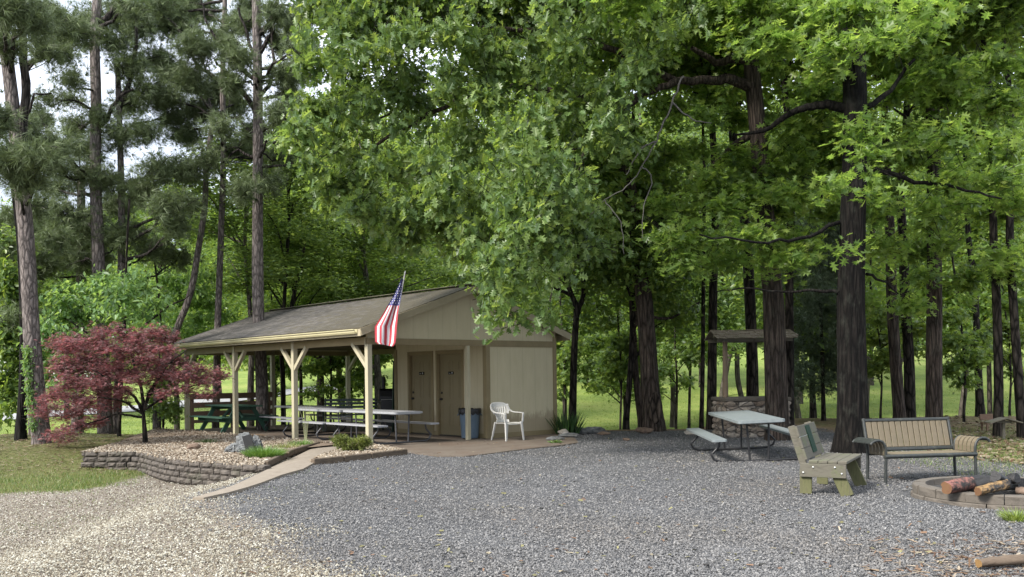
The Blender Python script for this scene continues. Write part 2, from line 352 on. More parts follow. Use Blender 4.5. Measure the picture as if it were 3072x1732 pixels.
def leaf_mat(name, trans=.55, rough=.38, tint=(1.6,1.45,.7), spec=.5):
    m,nt=newmat(name)
    at=nt.nodes.new('ShaderNodeAttribute'); at.attribute_name='col'
    p=pbsdf(nt,at.outputs['Color'],rough,spec=spec)
    t=nt.nodes.new('ShaderNodeBsdfTranslucent')
    tc=mixc(nt,1.0,at.outputs['Color'],tint,'MULTIPLY'); nt.links.new(tc,t.inputs[0])
    mx=nt.nodes.new('ShaderNodeMixShader'); mx.inputs[0].default_value=trans
    nt.links.new(p,mx.inputs[1]); nt.links.new(t.outputs[0],mx.inputs[2]); out(nt,mx.outputs[0]); return m
leafM=leaf_mat('broad_leaf'); leafM2=leaf_mat('brightened_broad_leaf',.62,.4,(1.65,1.65,.95)); needleM=leaf_mat('pine_needle',.2,.5,(1.1,1.1,.8),.4); mapleM=leaf_mat('red_maple_leaf',.45,.5,(1.4,1.0,1.0),.4); grassM=leaf_mat('grass_blade',.3,.5)  # leafM2: stronger translucency and tint put in to lighten the dark right-hand crown
def colmat(name,rough=.85,spec=.3,bs=0):
    m,nt=newmat(name); at=nt.nodes.new('ShaderNodeAttribute'); at.attribute_name='col'
    co=coords(nt,(1,1,1)); n=N(nt,'ShaderNodeTexNoise',Scale=60,Detail=4); nt.links.new(co,n.inputs['Vector'])
    c=mixc(nt,.6,at.outputs['Color'],ramp(nt,n.outputs[0],[(.3,(.7,.7,.7)),(.7,(1.2,1.2,1.2))]),'MULTIPLY')
    out(nt,pbsdf(nt,c,rough,n.outputs[0],.4,.004,spec=spec)); return m
stoneM=colmat('loose_stone'); litterM=colmat('dry_litter')
# ================================================================= SETTING: ground
def inpoly(x,y,poly):
    c=False; n=len(poly); j=n-1
    for i in range(n):
        xi,yi=poly[i][0],poly[i][1]; xj,yj=poly[j][0],poly[j][1]
        if (yi>y)!=(yj>y) and x<(xj-xi)*(y-yi)/(yj-yi)+xi: c=not c
        j=i
    return c
BX,BY,BA=-3.1016,19.8434,.7213            # pavilion origin (near post corner) and heading
def BL(u,v,z=0):                           # pavilion coordinates -> world
    return Vector((BX+u*cos(BA)-v*sin(BA), BY+u*sin(BA)+v*cos(BA), z))
def toB(X,Y):
    dx,dy=X-BX,Y-BY; return (dx*cos(BA)+dy*sin(BA), -dx*sin(BA)+dy*cos(BA))
slab_front=[G(1219,1357,0),G(1314,1371),G(1392,1371),G(1470,1362),G(1537,1353),G(1610,1345),G(1682,1337),G(1735,1329)]
slab_poly=[BL(-.12,10.15),BL(-.12,.35)]+[BL(.0,-.12)]+slab_front+[G(1725,1316),BL(5.75,-.05),BL(5.75,10.15)]
tan_line=[GD(470,1262),GD(440,1310),GD(560,1390),GD(900,1470)]
ZP0=G(966,1332); ZP1=G(577,1500)
def zones(X,Y):
    """weights: gravel, tan, grass, field, straw(dirt)"""
    # boundary between the pale pea gravel and the blue-grey gravel
    tl=-3.9+.0*Y
    tl=-4.9+ (14.0-Y)*0.52 if Y<14 else -4.9
    tan=1-sst(tl-.9,tl+.9,X)
    if Y>14.5: tan=max(tan*(1-sst(14.5,15.6,Y)) , (1-sst(-4.6,-3.9,X)))
    sd=(ZP0.x-ZP1.x)*(Y-ZP1.y)-(ZP0.y-ZP1.y)*(X-ZP1.x)
    if Y>13.6 and sd>0 and X<-2.5: tan=1
    gravel=1-tan
    grass=0;field=0;straw=0
    # left lawn and mound
    gl=sst(14.8,16.4,Y)*sst(-6.6,-7.8,X)*.9; 
    grass=max(grass,gl)
    st=sst(17.5,19.5,Y)*sst(-5.6,-6.4,X); straw=max(straw,st*.9)
    e=24.2+4.5*sst(4.5,8.5,X)
    back=sst(e-.3,e+.8,Y); 
    if X>7: gr=sst(7.0,8.6,X)*sst(13.0,15.5,Y); straw=max(straw,gr*.75); grass=max(grass,gr*.5)
    field=sst(e+1.0,e+6,Y)
    if X<-4 : field=sst(26.5,29,Y); 
    if X<-4: straw=max(straw,sst(20,22,Y)*(1-sst(26,28,Y)))
    else: straw=max(straw,back*(1-sst(e+1,e+4,Y)))
    bank=sst(92,112,Y+.25*X)*(1-sst(9,20,abs(X-13)))
    return gravel,tan,grass,field,straw,bank
def build_ground():
    ys=list(np.arange(-30,5,2.5))+list(np.arange(5,30,.18))+list(np.geomspace(30,700,150))
    xs=list(-np.geomspace(20,600,60)[::-1])+list(np.arange(-19.8,20,.2))+list(np.geomspace(20,600,60))
    nx,ny=len(xs),len(ys); V=np.zeros((nx*ny,3)); A=np.zeros((nx*ny,6))
    k=0
    for y in ys:
        for x in xs:
            V[k]=(x,y,hgt(x,y)); A[k]=zones(x,y); k+=1
    # uneven surface in the near ground
    near=(V[:,1]<24)&(V[:,1]>5)&(abs(V[:,0])<15)
    V[near,2]+=.012*np.sin(V[near,0]*3.1+1.3*np.sin(V[near,1]*2.1))*np.sin(V[near,1]*2.7+V[near,0])-.012
    i=np.arange(nx-1)[None]+np.arange(ny-1)[:,None]*nx; i=i.ravel()
    F=np.stack([i,i+1,i+1+nx,i+nx],1)
    m,nt=newmat('ground_surface')
    co=coords(nt,(1,1,1))
    def noise(s,d=6,r=.65):
        n=N(nt,'ShaderNodeTexNoise',Scale=s,Detail=d,Roughness=r); nt.links.new(co,n.inputs['Vector']); return n.outputs[0]
    def att(nm):
        a=nt.nodes.new('ShaderNodeAttribute'); a.attribute_name=nm; return a.outputs['Fac']
    brk=noise(2.3,7,.7); fine=noise(9,7,.75)
    def msk(nm,wob=.55,lo=.42,hi=.58,nn=None):
        a=N(nt,'ShaderNodeMath',operation='MULTIPLY_ADD'); nt.links.new(nn or brk,a.inputs[0]); a.inputs[1].default_value=wob; nt.links.new(att(nm),a.inputs[2])
        s=N(nt,'ShaderNodeMath',operation='SUBTRACT'); nt.links.new(a.outputs[0],s.inputs[0]); s.inputs[1].default_value=wob/2
        return ramp(nt,s.outputs[0],[(lo,(0,0,0)),(hi,(1,1,1))])
    vo=N(nt,'ShaderNodeTexVoronoi',Scale=55); nt.links.new(co,vo.inputs['Vector'])
    ve=N(nt,'ShaderNodeTexVoronoi',Scale=55,feature='DISTANCE_TO_EDGE'); nt.links.new(co,ve.inputs['Vector'])
    gcol=ramp(nt,vo.outputs[1],[(.0,(.065,.067,.072)),(.35,(.105,.108,.115)),(.62,(.14,.143,.148)),(.85,(.175,.173,.17)),(1,(.25,.245,.24))])
    tcol=ramp(nt,vo.outputs[1],[(.0,(.15,.12,.095)),(.35,(.24,.20,.16)),(.65,(.31,.27,.225)),(1,(.40,.37,.32))])
    edge=ramp(nt,ve.outputs[0],[(.0,(.25,.25,.25)),(.14,(1,1,1))])
    col=mixc(nt,msk('tan',.9,.35,.65),gcol,tcol)
    col=mixc(nt,.75,col,edge,'MULTIPLY')
    big=noise(.55,5,.6)
    col=mixc(nt,.6,col,ramp(nt,big,[(.3,(.72,.70,.68)),(.7,(1.12,1.12,1.12))]),'MULTIPLY')
    straw=ramp(nt,fine,[(.3,(.10,.065,.038)),(.5,(.20,.135,.08)),(.7,(.30,.215,.135))])
    col=mixc(nt,msk('straw',.8,.4,.6),col,straw)
    gcol2=ramp(nt,fine,[(.3,(.07,.085,.02)),(.55,(.12,.125,.04)),(.75,(.20,.165,.085))])
    col=mixc(nt,msk('grass',1.0,.4,.62),col,gcol2)
    f1=noise(.22,8,.7); f2=noise(3.5,8,.75)
    fcol=ramp(nt,f1,[(.3,(.10,.155,.035)),(.48,(.18,.245,.055)),(.60,(.25,.30,.08)),(.75,(.25,.235,.10))])
    fcol=mixc(nt,.5,fcol,ramp(nt,f2,[(.3,(.5,.52,.45)),(.7,(1.3,1.25,1.15))]),'MULTIPLY')
    col=mixc(nt,msk('field',.4,.4,.6),col,fcol)
    bcol=ramp(nt,f2,[(.3,(.15,.115,.06)),(.7,(.24,.19,.11))])
    col=mixc(nt,msk('bank',.9,.35,.65,f1),col,bcol)
    h=mixc(nt,.5,edge,fine)
    out(nt,pbsdf(nt,col,.92,h,.8,.03,spec=.25))
    o=npmesh('ground',V,[F],None,m,smooth=True); o['kind']='structure'
    for j,nm in enumerate(('gravel','tan','grass','field','straw','bank')):
        a=o.data.attributes.new(nm,'FLOAT','POINT'); a.data.foreach_set('value',A[:,j].astype(np.float32))
    return o
build_ground()

def sheet(name,poly,z,mat,thick=.1):
    mb=MB(); mb.prism([(p[0],p[1]) for p in poly],z-thick,z); o=mb.build(name,mat); o['kind']='structure'; return o
sheet('pavilion_slab',slab_poly,0.012,concrete,.14)
# walk leading down to the left
def C2(x,y): return (500+x/2.075, 820+y/2.075)
wl=[C2(968,1062),C2(900,1100),C2(780,1160),C2(640,1225),C2(520,1285),C2(400,1340),C2(270,1380),C2(160,1412)]
wr=[C2(1085,1085),C2(1010,1135),C2(900,1200),C2(850,1228),C2(720,1265),C2(600,1312),C2(500,1345),C2(385,1378),C2(230,1412)]
def strip(name,L,R,dz,mat):
    L=[G(*p) for p in L]; R=[G(*p) for p in R]; n=24
    def samp(A,t):
        f=t*(len(A)-1); i=min(int(f),len(A)-2); return A[i].lerp(A[i+1],f-i)
    mb=MB(); vs=[]
    for i in range(n+1):
        a=samp(L,i/n); b=samp(R,i/n)
        for k in range(3):
            p=a.lerp(b,k/2); p.z=hgt(p.x,p.y)+dz; vs.append(p)
    nb=len(vs); vs2=[v-Vector((0,0,.09)) for v in vs]
    fs=[]
    for i in range(n):
        for k in range(2): fs.append((i*3+k,i*3+k+1,i*3+k+4,i*3+k+3))
        for k in(0,2): fs.append((i*3+k,i*3+k+3,nb+i*3+k+3,nb+i*3+k))
    fs.append((n*3,n*3+1,nb+n*3+1,nb+n*3)); fs.append((n*3+1,n*3+2,nb+n*3+2,nb+n*3+1))
    mb.add(vs+vs2,fs); o=mb.build(name,mat); o['kind']='structure'; return o
strip('walkway',wl,wr,.03,walk_conc)
# far road crossing behind the trees on the left
rp=[(-260,1275),(0,1257),(170,1242),(330,1233),(480,1222),(640,1206),(760,1192),(850,1180),(950,1168),(1050,1160)]
def far_road():
    P=[G(*p) for p in rp]; mb=MB(); vs=[]; w=1.9; n=60; Q=[]
    for i in range(n+1):
        f=i/n*(len(P)-1); k=min(int(f),len(P)-2); Q.append(P[k].lerp(P[k+1],f-k))
    for i,q in enumerate(Q):
        t=(Q[min(i+1,n)]-Q[max(i-1,0)]); t.z=0; t.normalize(); nn=Vector((-t.y,t.x,0))
        for s in(-1,0,1):
            p=q+nn*w*s; vs.append((p.x,p.y,hgt(p.x,p.y)+.06))
    mb.add(vs,[(i*3+k,i*3+k+1,i*3+k+4,i*3+k+3) for i in range(n) for k in(0,1)]); o=mb.build('road',asphalt_far); o['kind']='structure'
far_road()

# ================================================================= raised bed with block retaining wall
wall_px=[(412,1314),(330,1331),(240,1356),(300,1356),(365,1356),(404,1355),(436,1361),(487,1378),(530,1383),(573,1388),(650,1394),(720,1401),(794,1403)]
# choose depths from the height of the top of the wall above the slab
wall_top=[]
for (x,y) in wall_px:
    zt=.07 if x<450 else (.05 if x<600 else .04)
    yy=4.0
    while yy<40:
        p=W(x,y,yy)
        if p.z<=zt: break
        yy+=.02
    wall_top.append(W(x,y,yy))
def resample(P,step):
    Q=[P[0].copy()]; acc=0
    for a,b in zip(P[:-1],P[1:]):
        L=(b-a).length; n=max(1,int(L/step)); 
        for i in range(1,n+1): Q.append(a.lerp(b,i/n))
    return Q
rw=thing('retaining_wall','low curved wall of dark weathered blocks holding up the stony bed','retaining wall',(wall_top[6].x,wall_top[6].y,0))
def block_course(P,z0,z1,parent,off,seed,mat,t=.2):
    rr=random.Random(seed); L=[0]
    for a,b in zip(P[:-1],P[1:]): L.append(L[-1]+(b-a).length)
    def at(s):
        s=max(0,min(L[-1],s))
        for i in range(len(L)-1):
            if s<=L[i+1]+1e-9: return P[i].lerp(P[i+1],(s-L[i])/max(1e-6,L[i+1]-L[i]))
    s=off-.3; mb=MB()
    while s<L[-1]:
        ln=rr.choice((.30,.30,.20,.28)); a=at(s); b=at(min(s+ln,L[-1])); s+=ln+.006
        if s-ln-.006<0: a=at(0)
        if (b-a).length<.06: continue
        a=Vector((a.x,a.y,0)); b=Vector((b.x,b.y,0)); d=(b-a).normalized(); nrm=Vector((d.y,-d.x,0)); rec=rr.uniform(-.008,.012)
        mid=(a+b)/2; c0=mid-nrm*(t/2)+nrm*rec; gh=(b-a).length-.006
        # split rough face
        u=5; w=3; R=Matrix((d,nrm,Vector((0,0,1)))).transposed(); vs=[];fs=[]
        for i in range(u+1):
            for k in range(w+1):
                x=(i/u-.5)*gh; z=z0+(z1-z0)*k/w; edge=(i in(0,u)) or (k in(0,w))
                y=t/2-(.022 if edge else 0)+(0 if edge else rr.uniform(-.006,.016))
                p=R@Vector((x,y,0))+c0; vs.append((p.x,p.y,z))
        for i in range(u):
            for k in range(w): q=i*(w+1)+k; fs.append((q,q+w+1,q+w+2,q+1))
        mb.add(vs,fs)
        bx=R@Vector((0,-.012,0))+c0; mb.box((bx.x,bx.y,(z0+z1)/2),(gh,t-.03,z1-z0-.002),R)
    return mb
cen=Vector(rw.location)
Pw=[Vector((p.x,p.y,0))-cen for p in resample(wall_top,.1)]
Pw_abs=[p+cen for p in Pw]
for c in range(4):
    z1=.065-c*.105; z0=z1-.1
    # lower courses stop where the ground has risen past them
    pts=[p for p in Pw if hgt(p.x+cen.x,p.y+cen.y)<z1-.01]
    if len(pts)>2: block_course(pts,z0,z1,rw,(.15 if c%2 else 0),c+3,block_stone).build('block_course',block_stone,rw)
bed_edge=[C2(610,1222),C2(700,1175),C2(820,1120),C2(950,1070)]
bedge=[G(*p) for p in bed_edge]
bed_poly=[p+Vector((0,0,0)) for p in Pw_abs]+bedge+[BL(-.14,.6),BL(-.14,9.9),BL(-.4,11.2)]
def bed(name,poly,z,dome):
    bm=bmesh.new(); vs=[bm.verts.new((p[0],p[1],z)) for p in poly]; bm.faces.new(vs)
    bmesh.ops.triangulate(bm,faces=bm.faces[:])
    for _ in range(4): bmesh.ops.subdivide_edges(bm,edges=[e for e in bm.edges if e.calc_length()>.3],cuts=1); bmesh.ops.triangulate(bm,faces=bm.faces[:])
    for v in bm.verts:
        if not v.is_boundary: v.co.z+=dome*(.5+.5*sin(v.co.x*2.1)*cos(v.co.y*1.7))+random.uniform(0,.01)
    cenp=sum((v.co for v in bm.verts),Vector())/len(bm.verts)
    if name=='planting_bed' and len(poly)>14:
        for v in bm.verts:
            if v.is_boundary and min((Vector((v.co.x,v.co.y,0))-p).length for p in Pw_abs)<.06:
                q=cenp-v.co; q.z=0; v.co+=q.normalized()*.12
    ed=[e for e in bm.edges if e.is_boundary]; geo=bmesh.ops.extrude_edge_only(bm,edges=ed)
    for e in geo['geom']:
        if isinstance(e,bmesh.types.BMVert): e.co.z-=.5; q=cenp-e.co; q.z=0; e.co+=q.normalized()*.15
    me=bpy.data.meshes.new(name); bm.to_mesh(me); bm.free()
    o=bpy.data.objects.new(name,me); COL.objects.link(o); o['kind']='structure'; return o
bedM=M_('bed_soil',(.05,.033,.022),(.15,.11,.075),(1,1,1),14,.95,.8,.02,c3=(.09,.065,.045),detail=9)
b1=bed('planting_bed',bed_poly,.035,.03); b1.data.materials.append(bedM)
bed2_edge=[C2(900,1180),C2(1000,1165),C2(1120,1155),C2(1230,1140)]
tb=[G(933,1392),G(1000,1383),G(1075,1375),G(1150,1366),G(1219,1358)]
bed2_poly=tb+[BL(.15,-.16),BL(-.16,.02),G(1060,1345),G(1000,1362),G(950,1380)]
b2=bed('planting_bed',bed2_poly,.03,.02); b2.data.materials.append(bedM)
# timber edgings
def timbers(name,label,P,h,w,grp):
    t=thing(name,label,'edging',P[0],0,grp); base=P[0]
    for a,b in zip(P[:-1],P[1:]):
        d=(b-a).normalized(); mb=MB(); mb.bar(a-base+d*.01+Vector((0,0,h/2)),b-base-d*.01+Vector((0,0,h/2)),w,h,bev=.012); mb.build('timber',timber,t)
be=[G(*C2(618,1222)),G(*C2(780,1145)),G(*C2(945,1075))]
for p in be: p.z=-.02
timbers('bed_edging','dark timber edging between the stony bed and the walkway',be,.11,.09,'timber edging of the beds')
tt=[G(936,1394),G(1028,1384),G(1110,1375),G(1219,1362)]
for p in tt: p.z=-.03
timbers('bed_edging','low timber edging between the shrub bed and the blue grey gravel',tt,.13,.1,'timber edging of the beds')

# ================================================================= PAVILION
pav=thing('picnic_pavilion','tan open picnic pavilion with mossy shingled roof and two brown doors','pavilion',(BX,BY,0.012),BA)
OV,VR,VL,UE2,UR,ZE,ZR=.2652,-.193,10.437,5.944,2.83,2.565,3.629
SL=(ZR-ZE)/(UR+OV)
def zr(u): return ZR-abs(u-UR)*SL if True else 0
SL2=(ZR-ZE)/(UE2-UR)
def roofz(u): return ZR-(UR-u)*SL if u<UR else ZR-(u-UR)*SL2
def roof_slab():
    me=bpy.data.meshes.new('roof'); bm=bmesh.new(); uvl=bm.loops.layers.uv.new('UVMap')
    nu,nv=26,70; g={}
    for side in(0,1):
        for i in range(nu+1):
            for j in range(nv+1):
                u=(-OV+(UR+OV)*i/nu) if side==0 else (UE2-(UE2-UR)*i/nu)
                v=VR+(VL-VR)*j/nv
                # saw-tooth courses so that shingle rows catch the light
                z=roofz(u)+random.uniform(-.004,.006)-.018*sin(pi*(v-VR)/(VL-VR))*(i/nu)
                g[side,i,j]=(bm.verts.new((u,v,z)),(v,(i/nu)*3.27))
        for i in range(nu):
            for j in range(nv):
                q=[g[side,i,j],g[side,i+1,j],g[side,i+1,j+1],g[side,i,j+1]]
                if side==0: q=q[::-1]
                f=bm.faces.new([a[0] for a in q])
                for l,a in zip(f.loops,q): l[uvl].uv=a[1]
    bmesh.ops.recalc_face_normals(bm,faces=bm.faces[:])
    geo=bmesh.ops.extrude_face_region(bm,geom=bm.faces[:]); 
    for e in geo['geom']:
        if isinstance(e,bmesh.types.BMVert): e.co.z-=.035
    bm.to_mesh(me); me.materials.append(shingles)
    a=me.attributes.new('moss','FLOAT','POINT'); 
    a.data.foreach_set('value',[ .30*(1-v.co.y/10.4)-.08+.04*(v.co.z-ZE) for v in me.vertices]); bm.free()
    o=bpy.data.objects.new('roof',me); COL.objects.link(o); o.parent=pav; return o
roofo=roof_slab()
mb=MB()
for j in range(35): mb.box((UR,VR+.15+j*.3,ZR+.022),(.22,.29,.012),(.02,0,0),bev=.004)
mb.build('ridge_cap',M_('ridge_shingles',(.10,.095,.06),(.18,.17,.12),(5,5,5),5,.9,.5,.01),roofo)
# underside sheathing + rafters
mb=MB()
for s,(a,b) in enumerate(((-OV+.02,UR),(UE2-.02,UR))):
    za,zb=roofz(a)-.045,roofz(b)-.045
    mb.add([(a,VR+.02,za),(b,VR+.02,zb),(b,VL-.02,zb),(a,VL-.02,za),(a,VR+.02,za-.012),(b,VR+.02,zb-.012),(b,VL-.02,zb-.012),(a,VL-.02,za-.012)],[(0,1,2,3),(7,6,5,4),(0,4,5,1),(2,6,7,3),(0,3,7,4)])
mb.build('roof_sheathing',soffit_wood,pav)
mb=MB(); v=.35
while v<10.0:
    if v>3.95 or v<.2:
        for a in(.0,5.55): mb.bar((a,v,roofz(a)-.115),(UR,v,ZR-.115),.04,.10)
        mb.box((UR,v,2.42),(5.5,.035,.09))
        for a in (1.6,4.1): mb.bar((a,v+.04,2.46),(UR,v+.04,ZR-.2),.035,.07); 
        for a in (1.6,4.1): mb.bar((a,v+.04,2.46),(a+(-.8 if a<3 else .8),v+.04,roofz(a+(-.8 if a<3 else .8))-.15),.035,.07)
    v+=.6
mb.build('trusses',soffit_wood,pav)
# fascias, gutter
mb=MB()
mb.box((-OV-.012,(VR+VL)/2,ZE-.11),(.022,VL-VR,.15)); mb.box((UE2+.012,(VR+VL)/2,ZE-.11),(.022,VL-VR,.15))
mb.build('eave_fascia',paint_fascia,pav)
for vv in (VR-.013,VL+.013):
    mb=MB()
    mb.bar((-OV-.02,vv,ZE-.10),(UR,vv,ZR-.10),.025,.15); mb.bar((UE2+.02,vv,ZE-.10),(UR,vv,ZR-.10),.025,.15)
    mb.build('rake_board',paint_fascia,pav)
# K-style gutter along the near eave
prof=[(0,0),(0,-.10),(-.055,-.10),(-.075,-.065),(-.075,-.03),(-.10,-.02),(-.10,0),(-.09,0),(-.09,-.012),(-.065,-.022),(-.065,-.062),(-.05,-.088),(-.01,-.088),(-.01,0)]
mb=MB(); g0,g1=VR+.12,VL-.1; n=len(prof)
vs=[(-OV-.024+p[0],g0,ZE-.035+p[1]) for p in prof]+[(-OV-.024+p[0],g1,ZE-.035+p[1]) for p in prof]
mb.add(vs,[(i,(i+1)%n,n+(i+1)%n,n+i) for i in range(n)]+[list(range(n)),[n+i for i in range(n)][::-1]]); mb.build('gutter',paint_gutter,pav)
# header beams
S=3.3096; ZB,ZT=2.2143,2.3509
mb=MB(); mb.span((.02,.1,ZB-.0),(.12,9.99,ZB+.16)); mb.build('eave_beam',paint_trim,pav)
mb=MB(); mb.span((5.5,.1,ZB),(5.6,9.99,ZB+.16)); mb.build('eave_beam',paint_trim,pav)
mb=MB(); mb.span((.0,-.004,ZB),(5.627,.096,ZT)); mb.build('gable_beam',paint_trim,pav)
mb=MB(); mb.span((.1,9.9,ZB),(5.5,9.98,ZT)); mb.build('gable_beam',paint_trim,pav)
# gable walls (triangles above the beams)
def gable(v0,v1):
    mb=MB(); zt=ZT
    P=[(.0,zt),(5.627,zt),(5.627,roofz(5.627)-.06),(UR,ZR-.06),(.0,roofz(0)-.06)]
    n=5; vs=[(u,v0,z) for u,z in P]+[(u,v1,z) for u,z in P]
    mb.add(vs,[[4,3,2,1,0],[5,6,7,8,9]]+[(i,(i+1)%n,n+(i+1)%n,n+i) for i in range(n)]); return mb.build('gable_wall',siding,pav)
gable(.012,.06); gable(9.9,9.95)
# posts with braces
PW=.118
def post(u,v,braces,mid_b=None,z1=ZB+.16,w=PW):
    mb=MB(); mb.span((u,v,.0),(u+w,v+w,z1),bev=.004)
    p=mb.build('post',paint_post,pav)
    for (du,dv) in braces:
        m2=MB(); c=Vector((u+w/2,v+w/2,0)); d=Vector((du,dv,0))
        m2.bar(c+d*(w/2-.02)+Vector((0,0,1.72)),c+d*.62+Vector((0,0,ZB+.03)),.085,.085); m2.build('brace',paint_post,p)
    return p
for k in range(4):
    br=[]
    if k>0: br.append((0,-1))
    if k<3: br.append((0,1))
    post(0,k*S,br)
post(2.73,0,[],z1=ZB-.002,w=.095)
for k in (2,3): post(5.627-PW,k*S,[(0,-1)]+([(0,1)] if k<3 else []))
post(5.627-PW,1.35*S,[(0,1)])
post(2.75,9.9,[])
# enclosed room
U5,U6,V7=3.3158,5.627,3.88
ZC=ZB
mb=MB(); mb.span((U5+.02,.014,.0),(U6-.02,.074,ZC)); mb.build('end_wall',siding,pav)
mb=MB(); mb.span((U6-.07,.08,0),(U6-.01,V7,ZC)); mb.build('back_wall',siding,pav)
mb=MB(); mb.span((U5+.05,V7-.06,0),(U6-.08,V7,ZC+.25)); mb.build('side_wall',siding,pav)
# door wall with openings
dv=[(.985,1.915),(2.235,3.165)]    # door leaf spans
DH=2.05
mb=MB(); x0,x1=U5+.012,U5+.10
segs=[(.08,dv[0][0]-.03),(dv[0][1]+.03,dv[1][0]-.03),(dv[1][1]+.03,V7-.07)]
for a,b in segs: mb.span((x0,a,0),(x1,b,ZC+.24))
for a,b in dv: mb.span((x0,a-.03,DH+.03),(x1,b+.03,ZC+.24))
mb.build('door_wall',siding,pav)
for (a,b) in dv:
    mb=MB(); w=.07
    mb.span((U5-.008,a-.03-w,0),(U5+.013,a-.028,DH+.03+w)); mb.span((U5-.008,b+.028,0),(U5+.013,b+.03+w,DH+.03+w)); mb.span((U5-.0075,a-.029,DH+.029),(U5+.013,b+.029,DH+.03+w))
    mb.span((U5+.013,a-.03,0),(U5+.1,a-.003,DH+.03)); mb.span((U5+.013,b+.003,0),(U5+.1,b+.03,DH+.03)); mb.span((U5+.013,a-.003,DH+.003),(U5+.1,b+.003,DH+.03))
    df=mb.build('door_frame',paint_trim,pav)
    mb=MB(); xd=U5+.062; mb.span((xd,a,.02),(xd+.04,b,DH))
    # raised panels: six
    dw=b-a; cols=((a+.11,a+dw/2-.045),(a+dw/2+.045,b-.11)); rows=((.22,.80),(.92,1.52),(1.62,1.90))
    for c in cols:
        for r in rows:
            for q in((.0,.010),(.028,.004)):
                pass
            mb.span((xd-.004,c[0],r[0]),(xd+.0,c[1],r[0]+.018)); mb.span((xd-.004,c[0],r[1]-.018),(xd,c[1],r[1])); mb.span((xd-.0038,c[0],r[0]+.018),(xd,c[0]+.018,r[1]-.018)); mb.span((xd-.0038,c[1]-.018,r[0]+.018),(xd,c[1],r[1]-.018))
            mb.span((xd-.007,c[0]+.045,r[0]+.045),(xd-.0005,c[1]-.045,r[1]-.045),bev=.003)
    d=mb.build('door',paint_door,pav)
    mb=MB(); mb.span((U5+.02,a,.0),(U5+.06,b,.018)); mb.build('threshold',black_metal,d)
    if True:
        mb=MB(); hv=b-.07
        mb.lathe([(0,0),(.028,0),(.03,.008),(.012,.012),(.012,.03),(.028,.04),(.03,.055),(.02,.065),(0,.067)],n=14)
        R=Matrix(((0,0,-1),(0,1,0),(1,0,0)))
        mb.v=[tuple(R@Vector(v)+Vector((xd-.003,hv,.92))) for v in mb.v]; mb.build('door_knob',black_metal,d)
        mb=MB(); mb.lathe([(0,0),(.03,0),(.03,.012),(.02,.02),(0,.021)],n=14)
        mb.v=[tuple(R@Vector(v)+Vector((xd-.003,hv,1.08))) for v in mb.v]; mb.build('deadbolt',black_metal,d)
    for hz_ in (.28,1.05,1.80): mb=MB(); mb.span((xd-.012,a-.012,hz_-.045),(xd-.001,a+.006,hz_+.045)); mb.build('hinge',steel,d)
    # restroom plate: black with a pale pictogram and lettering
    mv=(a+b)/2; mb=MB(); mb.span((xd-.022,mv-.10,1.545),(xd-.008,mv+.10,1.615)); s=mb.build('door_sign',sign_black,d)
    mb=MB()
    mb.span((xd-.025,mv-.070,1.575),(xd-.022,mv-.045,1.600)); mb.span((xd-.025,mv-.064,1.556),(xd-.022,mv-.051,1.574))
    for q in range(4): mb.span((xd-.025,mv+.01+q*.019,1.57),(xd-.022,mv+.021+q*.019,1.578))
    mb.build('sign_lettering',sign_white,s)
# corner boards, base trims
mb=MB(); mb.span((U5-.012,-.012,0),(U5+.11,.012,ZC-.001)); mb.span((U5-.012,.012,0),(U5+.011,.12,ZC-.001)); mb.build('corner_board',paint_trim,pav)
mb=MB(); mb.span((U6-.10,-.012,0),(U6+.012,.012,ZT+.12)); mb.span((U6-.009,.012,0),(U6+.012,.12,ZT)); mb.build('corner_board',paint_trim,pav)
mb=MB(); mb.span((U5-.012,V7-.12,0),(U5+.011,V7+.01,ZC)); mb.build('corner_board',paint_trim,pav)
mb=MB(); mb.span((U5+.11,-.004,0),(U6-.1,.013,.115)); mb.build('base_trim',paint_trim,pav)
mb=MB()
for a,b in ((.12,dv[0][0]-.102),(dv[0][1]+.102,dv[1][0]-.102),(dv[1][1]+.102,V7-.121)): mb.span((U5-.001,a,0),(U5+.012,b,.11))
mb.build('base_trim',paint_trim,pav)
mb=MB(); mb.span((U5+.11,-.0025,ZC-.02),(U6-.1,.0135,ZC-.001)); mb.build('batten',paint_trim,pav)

# brown board railing between the far left posts
rl=thing('board_railing','brown wooden board railing across the far left end of the pavilion','railing',BL(.14,9.88,.012),BA)
for z,h in((.98,.17),(.72,.16),(.46,.16),(.24,.10)):
    mb=MB(); mb.span((.0,-.035,z-h/2),(2.6,.0,z+h/2),bev=.004); mb.build('board',brown_board,rl)
for u in(.04,1.3,2.5):
    mb=MB(); mb.span((u-.045,.002,0),(u+.045,.09,1.06)); mb.build('stake',brown_board,rl)

